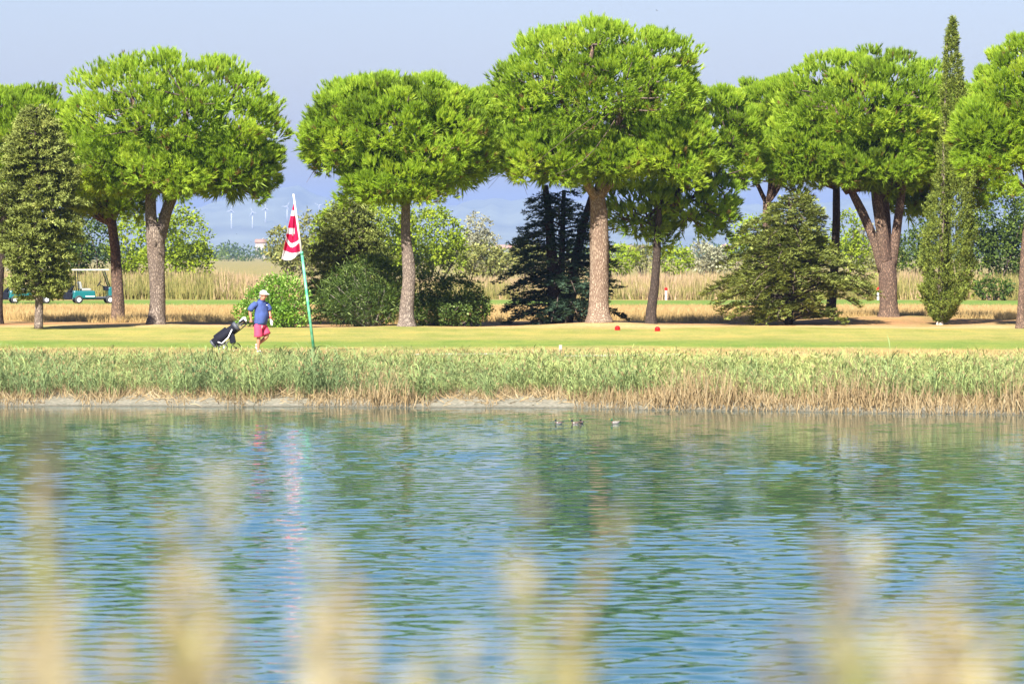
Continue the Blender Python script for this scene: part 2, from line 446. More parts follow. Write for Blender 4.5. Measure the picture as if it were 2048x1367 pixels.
# ------------------------------------------------------------------ hills, haze
S = Soup()
def ridge(D, prof, depth, seed):
    g = np.random.default_rng(seed)
    px = np.linspace(prof[0][0], prof[-1][0], 180)
    top = np.interp(px, [a for a, _ in prof], [b for _, b in prof])
    for k, a in ((.05, 3), (.11, 1.6), (.23, .9)):
        top = top + a * np.sin(px * k + g.uniform(0, 6))
    x = gx(px, D); zt = gz(top, D)
    rows = []
    for f in np.linspace(0, 1, 14):
        prof_z = zt * (np.sin(f * np.pi / 2) ** 1.15)
        rill = 1 - .13 * np.abs(np.sin(px * .06 + g.uniform(0, .4) + f * .8)) * np.sin(f * np.pi)
        rows.append(np.stack([x, np.full_like(x, D - depth * (1 - f)), prof_z * rill - 1.5 * (f == 0)], -1))
    rows.append(np.stack([x, np.full_like(x, D + depth * .3), zt * .2], -1))
    return np.array(rows)
G = ridge(11500, [(-600, 470), (100, 455), (350, 428), (430, 408), (480, 394), (540, 379), (595, 374), (645, 390), (700, 410), (800, 418), (900, 408), (1000, 397), (1100, 396), (1250, 404), (1400, 410), (1550, 408), (1700, 398), (1850, 405), (2100, 420), (2700, 440)], 2600, 3)
hill_me = grid_mesh('hills', G[:, :, 0], G[:, :, 1], G[:, :, 2])
hills = obj('hills', hill_me, plain('hill_scrub', (.12, .13, .08), .95, noise=.35, scale=.004))
tag(hills, 'hazy blue hills on the horizon', 'hills', kind='structure')

hm, hnt, hout = nodes_of('haze')
pv = N(hnt, 'ShaderNodeVolumePrincipled')
pv.inputs['Color'].default_value = (.25, .38, .7, 1)
pv.inputs['Density'].default_value = 0.9e-4
pv.inputs['Anisotropy'].default_value = 0.0
hnt.links.new(pv.outputs[0], hout.inputs['Volume'])
bm = bmesh.new(); bmesh.ops.create_cube(bm, size=1.0)
bm.transform(Matrix.Translation((0, 7000, 110.0)) @ Matrix.Diagonal((13600, 14300, 227, 1)))
hme = bpy.data.meshes.new('haze'); bm.to_mesh(hme); bm.free()
haze = obj('haze', hme, hm)
tag(haze, 'thin bluish summer haze over the plain', 'haze', kind='stuff')
# ------------------------------------------------------------------ foliage templates
def needle_tuft(n, amin, amax, w, g, bare=.35):
    V, T = [], []
    for i in range(n):
        az = g.uniform(0, 2 * np.pi); an = R(g.uniform(amin, amax)); t0 = g.uniform(0, bare)
        l = g.uniform(.5, .75)
        d = np.array([np.sin(an) * np.cos(az), np.sin(an) * np.sin(az), np.cos(an)])
        s = nrm(np.cross(d, g.normal(0, 1, 3))) * w * g.uniform(.7, 1.2)
        b = np.array([0, 0, t0]); k = len(V)
        V += [b + d * .06 - s * .5, b + d * .06 + s * .5, b + d * l]
        T.append((k, k + 1, k + 2))
    return np.array(V), np.array(T)
_g = np.random.default_rng(5)
BRUSH = [needle_tuft(13, 5, 26, .125, _g, .5) for _ in range(3)]
BURST = [needle_tuft(12, 15, 60, .115, _g) for _ in range(3)]
def spray(n, g, flat=.35, w=.12, l0=.22, l1=.4):
    """flat conifer spray along +z, spreading in x"""
    V, T = [], []
    for i in range(n):
        t = g.uniform(0, .8); side = g.choice([-1, 1])
        d = nrm(np.array([side * g.uniform(.3, 1.2), g.normal(0, flat), g.uniform(.5, 1.1)]))
        s = nrm(np.cross(d, nrm(np.array([g.normal(0, .4), 1., g.normal(0, .4)])))) * w * g.uniform(.6, 1.2)
        l = g.uniform(l0, l1); b = np.array([0, 0, t]); k = len(V)
        V += [b - s * .5, b + s * .5, b + d * l]
        T.append((k, k + 1, k + 2))
    return np.array(V), np.array(T)
SPRAY = [spray(15, _g, w=.15) for _ in range(4)]
SCALE_SPRAY = [spray(13, _g, flat=.8, w=.16, l0=.25, l1=.42) for _ in range(4)]
def leaf_cluster(n, g, ll=.42, w=.2, spread=1.0):
    V, T = [], []
    for i in range(n):
        d = nrm(np.array([g.normal(0, spread), g.normal(0, spread), g.uniform(.2, 1.2)]))
        s = nrm(np.cross(d, g.normal(0, 1, 3))) * w * g.uniform(.7, 1.2)
        b = d * g.uniform(.05, .45) + g.normal(0, .12, 3); l = ll * g.uniform(.7, 1.2); k = len(V)
        V += [b, b + d * l * .5 - s * .5, b + d * l, b + d * l * .5 + s * .5]
        T += [(k, k + 1, k + 2), (k, k + 2, k + 3)]
    return np.array(V), np.array(T)
CLUSTER = [leaf_cluster(9, _g, w=.22) for _ in range(4)]
CLUMP = [leaf_cluster(12, _g, ll=.36, w=.24) for _ in range(4)]
WILLOW = [leaf_cluster(14, _g, ll=.7, w=.09) for _ in range(3)]

def fib(n, g):
    i = np.arange(n) + .5
    z = 1 - 2 * i / n; ph = i * 2.399963 + g.uniform(0, 6)
    r = np.sqrt(1 - z * z)
    return np.stack([r * np.cos(ph), r * np.sin(ph), z], -1) + g.normal(0, .06, (n, 3))

def spread_scatter(S, tmpls, pos, d, sc, tint, g):
    idx = g.integers(0, len(tmpls), len(pos))
    for k in range(len(tmpls)):
        m = idx == k
        scatter(S, tmpls[k], pos[m], d[m], sc[m], tint[m], roll=g.uniform(0, 6.28, m.sum()))

# ------------------------------------------------------------------ stone pines
def pine(px, D, blobs, trunk, label, limbs=(), bark='bark', mat='needle', seed=1, dens=1.0, tuft=.35, twigs_dead=False, sparse=0.0, cat='tree', nlimb=7, tb=0.0):
    """blobs and trunk in photo pixels at distance D; everything is built in metres from the tree's own foot"""
    g = np.random.default_rng(seed)
    pm = F / D
    x0 = gx(px, D); z0 = float(ground_z(x0, D))
    root = empty('stone_pine', (x0, D, z0 - .03), label, cat, 'stone pines along the fairway')
    def loc(p, q, dy=0.0): return np.array([gx(p, D) - x0, dy, gz(q, D) - z0 + .03])
    # trunk
    tp = np.array([loc(a, b) for a, b, _ in trunk]); tr = np.array([c / pm for *_, c in trunk])
    tp[0, 2] = -.08
    t = np.linspace(0, 1, 26); u = np.linspace(0, 1, len(tp))
    P = np.stack([np.interp(t, u, tp[:, k]) for k in range(3)], -1)
    for _ in range(2): P[1:-1] = (P[:-2] + P[1:-1] * 2 + P[2:]) / 4
    rr = np.interp(t, u, tr); rr = rr * (1 + .38 * np.exp(-t * 16))
    P[:, 1] += .12 * np.sin(t * 3 + seed)
    S = Soup(); tube(S, P, rr, 22, wob=.055, seed=seed)
    obj('trunk', S.mesh('pine_trunk', True), MAT[bark], root)
    top = P[-1]
    forks = []
    for path in limbs:
        lp = np.array([loc(a, b, dy) for a, b, _, dy in path]); lr = np.array([c / pm for _, _, c, _ in path])
        t2 = np.linspace(0, 1, 14); u2 = np.linspace(0, 1, len(lp))
        Q = np.stack([np.interp(t2, u2, lp[:, k]) for k in range(3)], -1)
        for _ in range(2): Q[1:-1] = (Q[:-2] + Q[1:-1] * 2 + Q[2:]) / 4
        S = Soup(); tube(S, Q, np.interp(t2, u2, lr), 14, wob=.06, seed=seed + 3)
        obj('limb', S.mesh('pine_limb', True), MAT[bark], root)
        forks.append(Q[-1])
    if not forks: forks = [top]
    # crown
    C = Soup(); TW = Soup()
    ends = []
    for bi, bl in enumerate(blobs):
        bx, by, rx, ru, rd = bl[:5]
        dy = bl[5] if len(bl) > 5 else 0.0
        rx = rx * .93; ru = ru * .82
        c = loc(bx - 4, by, dy); rx, ru, rd = rx / pm, ru / pm, rd / pm
        ry = rx * .92
        rl = np.clip(.19 * rx, .42, .72)
        n = int(dens * 1.5 * 4 * np.pi * (rx * (ru + rd) * .5) / (rl * rl * 3.0))
        q = fib(n, g)
        keep = (q[:, 2] > -.8) & (g.random(n) > np.where(q[:, 1] > .4, .55, 0)) & (g.random(n) > np.clip(-q[:, 2] * .45, 0, .4) + sparse)
        q = q[keep]; n = len(q)
        q = nrm(q); q = q / (np.abs(q) ** 2.7).sum(1, keepdims=True) ** (1 / 2.7)
        az = np.arctan2(q[:, 1], q[:, 0])
        p1, p2, p3 = g.uniform(0, 6.28, 3)
        bump = 1 + .045 * np.sin(3 * az + p1 + 2 * q[:, 2]) + .04 * np.sin(5 * az - 4 * q[:, 2] + p2) + np.clip(g.normal(0, .05, n), -.12, .06)
        rz = np.where(q[:, 2] > 0, ru, rd)
        under = np.where(q[:, 2] < -.25, g.uniform(.6, 1.2, n), 1.0)
        cc = c + np.stack([q[:, 0] * rx, q[:, 1] * ry, q[:, 2] * rz], -1) * (bump * under - rl * .55 / rx)[:, None]
        nn = nrm(np.stack([q[:, 0] / rx, q[:, 1] / ry, q[:, 2] / rz], -1))
        ends.append((c, cc, rx))
        nt_ = int((62 if bi == 0 else 48) * (1 if dens > .8 else .75))
        h = nrm(g.normal(0, 1, (n, nt_, 3)) + nn[:, None] * .8 + np.array([0, 0, .85]))
        rad = rl * g.uniform(.55, 1.05, (n, nt_, 1)) * g.uniform(.7, 1.35, (n, 1, 1))
        pos = cc[:, None] + h * rad * np.array([1.15, 1.15, .8])
        up = np.array([0, 0, 1.0])
        d = nrm(h * .55 + up * .62 + nn[:, None] * .35 + g.normal(0, .16, h.shape))
        pos = pos.reshape(-1, 3); d = d.reshape(-1, 3)
        m = len(pos)
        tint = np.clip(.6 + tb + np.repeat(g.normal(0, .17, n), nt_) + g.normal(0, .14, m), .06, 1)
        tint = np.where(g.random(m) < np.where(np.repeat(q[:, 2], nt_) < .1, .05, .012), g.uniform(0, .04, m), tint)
        low = (np.repeat(q[:, 2], nt_) < -.1) & (g.random(m) < .5)
        sc = tuft * g.uniform(.8, 1.2, m)
        pos = pos - d * (sc * .4)[:, None]
        a = ~low
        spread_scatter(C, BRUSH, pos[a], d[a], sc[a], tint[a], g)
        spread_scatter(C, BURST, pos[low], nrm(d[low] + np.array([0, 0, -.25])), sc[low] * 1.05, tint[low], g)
        # oversized inner filler tufts, crown shade put in as a darker tint
        ni = int(n * 6 * min(dens, 1) ** 2)
        qi = nrm(g.normal(0, 1, (ni, 3))); ri = g.uniform(.3, .8, ni)
        zi = np.where(qi[:, 2] > 0, ru, rd * .75)
        pi_ = c + np.stack([qi[:, 0] * rx * ri, qi[:, 1] * ry * ri, qi[:, 2] * zi * ri], -1)
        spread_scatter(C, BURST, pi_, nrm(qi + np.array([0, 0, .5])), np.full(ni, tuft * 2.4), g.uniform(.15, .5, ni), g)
    allc = np.concatenate([e[1] for e in ends])
    big = ends[0]
    # main limbs inside the crown
    hubs = []
    for k in range(nlimb):
        f = forks[k % len(forks)]
        az = 2 * np.pi * (k + g.uniform(0, .6)) / nlimb
        tgt = big[0] + np.array([np.cos(az) * big[2] * .62, np.sin(az) * big[2] * .55, g.uniform(-.15, .45) * big[2]])
        Q = curve3(f - np.array([0, 0, .15]), tgt, 9, sag=.1, bend=.05, g=g)
        r0 = tr[-1] * (.62 if len(forks) < 2 else .75)
        S = Soup(); tube(S, Q, np.linspace(r0, r0 * .32, 9), 9, wob=.05, seed=k)
        obj('limb', S.mesh('pine_limb', True), MAT['bark_red' if bark != 'bark_dark' else bark], root)
        hubs += [Q[3], Q[5], Q[7], Q[8]]
    for kk, (cb, _, rb) in enumerate(ends[1:]):
        Q = curve3(forks[kk % len(forks)] - np.array([0, 0, .1]), cb - np.array([0, 0, rb * .2]), 9, sag=.06, bend=.04, g=g)
        r0 = tr[-1] * .45
        S = Soup(); tube(S, Q, np.linspace(r0, r0 * .3, 9), 8, wob=.05, seed=kk)
        obj('limb', S.mesh('pine_limb', True), MAT['bark_red' if bark != 'bark_dark' else bark], root)
        hubs += [Q[5], Q[7], Q[8]]
    hubs = np.array(hubs)
    for e in allc:
        k = np.argmin(np.linalg.norm(hubs - e, axis=1) + .4 * np.maximum(0, hubs[:, 2] - e[2]))
        Q = curve3(hubs[k], e, 5, sag=.05, bend=.06, g=g)
        tube(TW, Q, np.linspace(.045, .014, 5), 4, cap=False)
    if twigs_dead:
        for e in allc[allc[:, 2] < np.quantile(allc[:, 2], .3)][:26]:
            Q = curve3(hubs[g.integers(len(hubs))], e + g.normal(0, .4, 3) + np.array([0, 0, -.35]), 6, bend=.1, g=g)
            tube(TW, Q, np.linspace(.025, .006, 6), 3, cap=False)
    tag(obj('twigs', TW.mesh('pine_twigs'), MAT['twig'], root), kind='stuff')
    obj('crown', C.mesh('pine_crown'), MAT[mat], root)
    return root

pine(312, 145.6, [(355, 262, 218, 165, 130), (474, 340, 92, 85, 72, -.6), (232, 330, 98, 80, 72, -.5), (350, 352, 125, 85, 40, -.4)],
     [(312, 653, 17), (315, 600, 15.5), (314, 540, 16), (312, 470, 19), (311, 455, 18)],
     'large round stone pine with forked grey trunk at left, beside the dark trunk', bark='bark', seed=21,
     limbs=[[(306, 475, 12, 0), (302, 435, 12, 0), (302, 385, 10, .1), (300, 355, 8, .2)], [(320, 475, 12, .1), (330, 430, 12, .1), (345, 390, 11, .3), (360, 350, 9, .4)]])
pine(-8, 150, [(25, 292, 150, 128, 120)], [(-8, 650, 13), (-4, 560, 12), (5, 430, 10)],
     'stone pine cut by the left edge, behind the olive green conifer', bark='bark_dark', seed=22)
pine(237, 153, [(205, 385, 105, 120, 55), (150, 330, 70, 90, 80, 1.5)], [(237, 646, 14), (236, 590, 12), (231, 500, 10), (223, 440, 9)],
     'stone pine with dark reddish trunk, half hidden behind the round pine', bark='bark_red', mat='needle', seed=23, dens=.75, tb=-.15, twigs_dead=True)
pine(813, 142.6, [(802, 258, 172, 112, 105), (674, 286, 64, 70, 56, -.3), (915, 318, 76, 95, 78, .3), (800, 362, 118, 85, 46, -.3), (730, 215, 62, 60, 50, -.5), (890, 225, 55, 50, 50, -.4)],
     [(813, 656, 17), (813, 625, 14.5), (819, 560, 13), (816, 520, 12.5), (811, 470, 9.5), (812, 400, 8.5)],
     'medium stone pine with slim pinkish trunk behind the golf flag', bark='bark', seed=24, twigs_dead=True)
pine(1198, 145.6, [(1205, 178, 205, 138, 125), (1022, 268, 86, 110, 98, .8), (1110, 318, 115, 90, 58, -.5), (1340, 308, 98, 100, 70, -.4), (1225, 325, 95, 80, 48, -.6)],
     [(1198, 653, 24), (1197, 610, 19.5), (1199, 560, 19), (1199, 480, 19), (1197, 420, 17), (1192, 380, 14)],
     'tallest stone pine with thick tan trunk in the middle', bark='bark_tan', seed=25, twigs_dead=True, nlimb=9,
     limbs=[[(1190, 395, 9, -.1), (1172, 365, 9, -.3), (1140, 325, 7, -.6)], [(1198, 395, 12, 0), (1204, 350, 11, .1), (1206, 300, 9, .2)], [(1203, 390, 8, .1), (1235, 350, 7, .3), (1275, 315, 6, .4)]])
pine(1302, 146.5, [(1440, 270, 92, 115, 120, 2.5), (1390, 415, 95, 85, 92, 1.2), (1285, 430, 78, 80, 72, .8)],
     [(1302, 654, 11), (1303, 620, 10.5), (1309, 575, 9), (1313, 520, 8), (1315, 470, 7), (1320, 400, 5)],
     'small stone pine with thin bent trunk, right of the thick tan trunk', bark='bark_dark', seed=26, dens=.62, sparse=.06, tb=-.05, nlimb=8)  # needle tint lowered: shade of the tallest pine put into the colour
pine(1537, 158, [(1560, 260, 105, 115, 135)], [(1537, 646, 9), (1535, 540, 8.5), (1533, 400, 8)],
     'stone pine whose red trunk rises behind the broad cedar', bark='bark_red', seed=27, dens=.85, tb=0)
pine(1663, 160, [(1650, 300, 105, 95, 75)], [(1660, 646, 10), (1668, 540, 8.5), (1672, 450, 8), (1672, 370, 7)],
     'stone pine with thin dark trunk between the cedar and the forked pine', bark='bark_dark', seed=28, dens=.7, tb=-.2)
pine(1777, 153, [(1742, 232, 185, 133, 120), (1872, 315, 68, 75, 66, -.6), (1615, 305, 92, 85, 75, -.4), (1735, 335, 120, 80, 50, -.4)],
     [(1777, 643, 20), (1776, 605, 17.5), (1776, 560, 18), (1774, 535, 17), (1774, 525, 15)],
     'wide stone pine with brown trunk split into several stems', bark='bark_red', seed=29, nlimb=9,
     limbs=[[(1766, 545, 10, 0), (1748, 480, 9.5, -.1), (1720, 415, 9, -.1), (1698, 375, 7, -.2)],
            [(1772, 530, 13, 0), (1765, 470, 12.5, -.05), (1755, 410, 11, -.1), (1748, 370, 8, -.1)],
            [(1783, 535, 10, .1), (1793, 460, 9.5, .1), (1801, 405, 8, .1), (1806, 370, 7, .1)],
            [(1776, 530, 8, .25), (1776, 450, 8, .4), (1772, 380, 7, .6)]])
pine(1894, 156, [(1925, 288, 108, 135, 130, 1.0), (1830, 400, 50, 45, 42, 1.5)], [(1895, 644, 9), (1895, 560, 8.5), (1893, 450, 8), (1900, 370, 7)],
     'stone pine hidden behind the tall cypress', bark='bark_dark', seed=30, tb=-.1, dens=.85)
pine(2043, 142.6, [(2108, 222, 165, 160, 105), (1982, 275, 82, 85, 85, -.6)], [(2043, 657, 11), (2046, 600, 10), (2052, 500, 9.5), (2062, 380, 8)],
     'bright stone pine cut by the right edge', bark='bark_red', seed=31)

# ------------------------------------------------------------------ layered conifers
def conifer(name, px, D, top, prof, label, mat, nb, seed, bark='bark_dark', base=None, droop=.25, spray_len=.34, per=1.0, rise=.15, trunks=None, flat=True, cat='tree', tint0=.5, zsq=1.0):
    g = np.random.default_rng(seed)
    pm = F / D; x0 = gx(px, D); z0 = float(ground_z(x0, D))
    root = empty(name, (x0, D, z0 - .03), label, cat)
    def H_(py): return gz(py, D) - z0 + .03
    trunks = trunks or [[(px, 655, 9), (px, top + 6, 1.5)]]
    for tk in trunks:
        P = np.array([[gx(a, D) - x0, 0, max(H_(b), -.08)] for a, b, _ in tk]); rr = np.array([c / pm for *_, c in tk])
        t = np.linspace(0, 1, 18); u = np.linspace(0, 1, len(P))
        S = Soup(); tube(S, np.stack([np.interp(t, u, P[:, k]) for k in range(3)], -1), np.interp(t, u, rr), 12, wob=.06, seed=seed)
        obj('trunk', S.mesh('conifer_trunk', True), MAT[bark], root)
    pys = np.array([p[0] for p in prof], float); hw = np.array([p[1] for p in prof], float); off = np.array([p[2] if len(p) > 2 else 0 for p in prof], float)
    C = Soup(); B = Soup()
    ys_ = pys[0] + (pys[-1] - pys[0]) * (np.arange(nb) + g.uniform(0, 1, nb)) / nb
    for k, py in enumerate(ys_):
        L = np.interp(py, pys, hw) / pm * g.uniform(.68, 1.08)
        az = k * 2.4 + g.normal(0, .3)
        cx_ = np.interp(py, pys, off) / pm
        st = np.array([cx_ * .5, 0, H_(py)])
        hd = np.array([np.cos(az), np.sin(az), 0])
        nseg = 7
        tt = np.linspace(0, 1, nseg)
        B_p = st + np.array([cx_ * .5, 0, 0]) * tt[:, None] + hd * (L * tt)[:, None] + np.array([0, 0, 1.]) * (L * (rise * np.sin(tt * np.pi * .7) * 1.4 - droop * tt ** 2.2))[:, None]
        tube(B, B_p, np.linspace(.05, .012, nseg) * min(1, .35 + L * .3), 4, cap=False)
        ns = max(6, int(L * 15 * per))
        for j in range(2):
            s = g.uniform(.12, 1, ns) ** .8
            p = np.stack([np.interp(s, tt, B_p[:, q]) for q in range(3)], -1)
            side = np.cross(hd, [0, 0, 1.0]) * (1 if j else -1)
            w = g.uniform(0, 1, ns) * (.12 + .34 * L * (1 - s * .75))
            ang = g.uniform(.15, .9, ns)[:, None]
            pp = p + side * w[:, None] + hd * (w * .45)[:, None] - np.array([0, 0, 1.]) * (droop * .8 * w ** 1.3 * zsq)[:, None] + g.normal(0, .035, (ns, 3))
            dd = nrm(hd * (1 - ang * .5) + side * ang + np.array([0, 0, 1.]) * g.normal(.0 - droop * .3 + rise * .4, .2, ns)[:, None])
            rnd = g.normal(0, .35, ns)
            sc = spray_len * g.uniform(.75, 1.25, ns)
            tint = np.clip(tint0 + g.normal(0, .1) + g.normal(0, .15, ns), 0, 1)
            tm = SPRAY if flat else SCALE_SPRAY
            idx = g.integers(0, 4, ns)
            for q in range(4):
                mm = idx == q
                if mm.any(): scatter(C, tm[q], pp[mm], dd[mm], sc[mm], tint[mm], roll=rnd[mm] + (0 if flat else g.uniform(0, 6.28)))
    tag(obj('branches', B.mesh('conifer_branches'), MAT['twig'], root), kind='stuff')
    obj('crown', C.mesh('conifer_crown'), MAT[mat], root)
    return root

conifer('cedar_tree', 77, 140, 218, [(215, 6, -6), (255, 42, -6), (330, 76, -4), (420, 88), (500, 78), (540, 56), (575, 54), (598, 34)],
        'dull olive conifer with bushy crown and short trunk at the left edge', 'cedar', 175, 41, bark='bark', trunks=[[(77, 657, 9), (78, 600, 8), (72, 225, 1.5)]], droop=.1, rise=.12, spray_len=.36, flat=False, per=1.15, tint0=.5)
conifer('cedar_tree', 700, 154, 400, [(398, 6), (430, 40), (480, 68), (540, 84), (600, 96), (640, 80)],
        'dense olive green cedar behind the golf flag pole', 'cedar', 110, 42, droop=.12, rise=.16, spray_len=.34, flat=False, per=1.1, tint0=.36)
conifer('cedar_tree', 1578, 147, 390, [(390, 10, 18), (420, 55, 10), (470, 92), (520, 120), (560, 150, 12), (585, 165, 6), (615, 140), (640, 128), (648, 90)],
        'broad layered cedar with drooping sunlit branches in front of pine trunks', 'cedar', 120, 43, droop=.2, rise=.18, spray_len=.33, per=1.25, tint0=.52)
conifer('spruce_tree', 1118, 149.5, 385, [(385, 45), (440, 78), (470, 92), (520, 105, 10), (570, 138, 8), (605, 125), (640, 112), (648, 90)],
        'dark blue green spruce with several shaded stems left of the thick trunk', 'spruce', 76, 44, droop=.26, rise=.12, spray_len=.34, per=1.35, tint0=.4,
        trunks=[[(1112, 653, 16), (1106, 540, 12), (1098, 430, 8), (1090, 370, 6)], [(1132, 653, 13), (1148, 540, 10), (1166, 450, 8), (1185, 390, 7)], [(1122, 653, 8), (1124, 500, 6), (1128, 380, 4)]])

def cypress(px, D, prof, label, seed):
    g = np.random.default_rng(seed); pm = F / D; x0 = gx(px, D); z0 = float(ground_z(x0, D))
    root = empty('cypress_tree', (x0, D, z0 - .03), label, 'tree')
    def H_(py): return gz(py, D) - z0 + .03
    S = Soup(); tube(S, [[0, 0, .34], [.05, 0, 3], [.25, 0, H_(70)]], [.11, .1, .02], 10, wob=.05)
    obj('trunk', S.mesh('cypress_trunk', True), MAT['bark'], root)
    S = Soup(); tube(S, [[0, 0, -.08], [0, 0, .1], [0, 0, .36]], [.17, .135, .115], 12, wob=.04)
    o = obj('painted_trunk_base', S.mesh('painted_trunk_base', True), plain('lime_wash', (.62, .58, .5), .9, noise=.2, scale=9), root)
    o['label'] = 'white painted foot of the trunk'
    pys = np.array([p[0] for p in prof], float); cxp = np.array([p[1] for p in prof], float); hw = np.array([p[2] for p in prof], float)
    n = 7500
    w = np.cumsum(hw); u = g.uniform(0, w[-1], n); py = np.interp(u, w, pys) + g.uniform(-4, 4, n)
    az = g.uniform(0, 6.28, n)
    bump = 1 + .12 * np.sin(az * 3 + py * .06) + .1 * np.sin(py * .11 + az * 2) + g.normal(0, .05, n)
    r = np.interp(py, pys, hw) / pm * bump * g.uniform(.2, 1, n) ** .3
    c = (np.interp(py, pys, cxp) - px) / pm
    pos = np.stack([c + r * np.cos(az), r * np.sin(az), [H_(q) for q in py]], -1)
    d = nrm(np.stack([np.cos(az) * .55, np.sin(az) * .55, np.full(n, .9)], -1) + g.normal(0, .3, (n, 3)))
    C = Soup(); spread_scatter(C, SCALE_SPRAY, pos, d, .21 * g.uniform(.7, 1.35, n), np.clip(.5 + g.normal(0, .2, n), 0, 1), g)
    obj('crown', C.mesh('cypress_crown'), MAT['cypress'], root)
    return root
cypress(1880, 147, [(45, 1905, 1), (70, 1903, 7), (110, 1902, 13), (170, 1905, 21), (230, 1908, 24), (300, 1908, 28), (370, 1906, 36), (430, 1900, 45), (500, 1896, 52), (560, 1893, 50), (600, 1888, 40), (630, 1884, 24), (645, 1881, 8)],
        'tall slender cypress spire with white painted trunk foot at right', 51)

# ------------------------------------------------------------------ shrubs
def shrub(name, px, D, blobs, label, mat, tm, size, dens, seed, stems=9, base=652, cat='shrub', group=None, tint0=.5, stem_mat='twig'):
    g = np.random.default_rng(seed); pm = F / D; x0 = gx(px, D); z0 = float(ground_z(x0, D))
    root = empty(name, (x0, D, z0 - .03), label, cat, group)
    C = Soup(); ST = Soup(); allp = []
    for bl in blobs:
        bx, by, rx, rz = bl[:4]; dy = bl[4] if len(bl) > 4 else 0
        c = np.array([gx(bx, D) - x0, dy, gz(by, D) - z0]); rx, rz = rx / pm, rz / pm
        n = int(2.6 * dens * 4 * np.pi * rx * (rx + rz) * .5 / (size * size))
        q = nrm(g.normal(0, 1, (n, 3))); az = np.arctan2(q[:, 1], q[:, 0])
        rr = (g.uniform(.3, 1, n) ** .3) * (1 + .1 * np.sin(4 * az + q[:, 2] * 5 + seed) + .08 * np.sin(7 * az - 6 * q[:, 2]) + g.normal(0, .05, n))
        p = c + q * np.array([rx, rx * .85, rz]) * rr[:, None]
        keep = p[:, 2] > .04; p = p[keep]; q = q[keep]; m = len(p)
        if m == 0: continue
        spread_scatter(C, tm, p, nrm(q * .8 + np.array([0, 0, .5]) + g.normal(0, .25, (m, 3))), size * g.uniform(.7, 1.25, m), np.clip(tint0 + g.normal(0, .2, m), 0, 1), g)
        allp.append(p)
    allp = np.concatenate(allp)
    for k in range(stems):
        e = allp[g.integers(len(allp))]
        tube(ST, curve3([g.normal(0, .12), g.normal(0, .12), -.05], e, 7, bend=.08, g=g), np.linspace(.035, .01, 7) * (1 + size), 5, cap=False)
    tag(obj('stems', ST.mesh('shrub_stems'), MAT[stem_mat], root), kind='stuff')
    obj('foliage', C.mesh('shrub_foliage'), MAT[mat], root)
    return root

shrub('broadleaf_shrub', 555, 143.5, [(575, 590, 42, 40), (520, 610, 36, 34), (545, 578, 30, 28), (490, 628, 26, 20), (590, 628, 30, 26), (550, 630, 45, 24)],
      'bright green leafy shrub just behind the golfer', 'shrub', CLUSTER, .26, .95, 61, tint0=.55)
shrub('willow_shrub', 745, 145.5, [(740, 570, 70, 52), (690, 600, 58, 44), (790, 590, 40, 56), (740, 610, 80, 34), (765, 540, 30, 34)],
      'dark narrow leaved shrub left of the slim pinkish trunk', 'shrub_dark', WILLOW, .34, .62, 62, stems=34, tint0=.38, stem_mat='dead_twig')
shrub('broadleaf_shrub', 890, 146, [(865, 580, 36, 38), (910, 592, 52, 40), (900, 622, 78, 30), (945, 612, 34, 30), (850, 620, 30, 34)],
      'dark green rounded shrub right of the slim pinkish trunk', 'shrub_dark', CLUSTER, .27, .95, 63, tint0=.42)

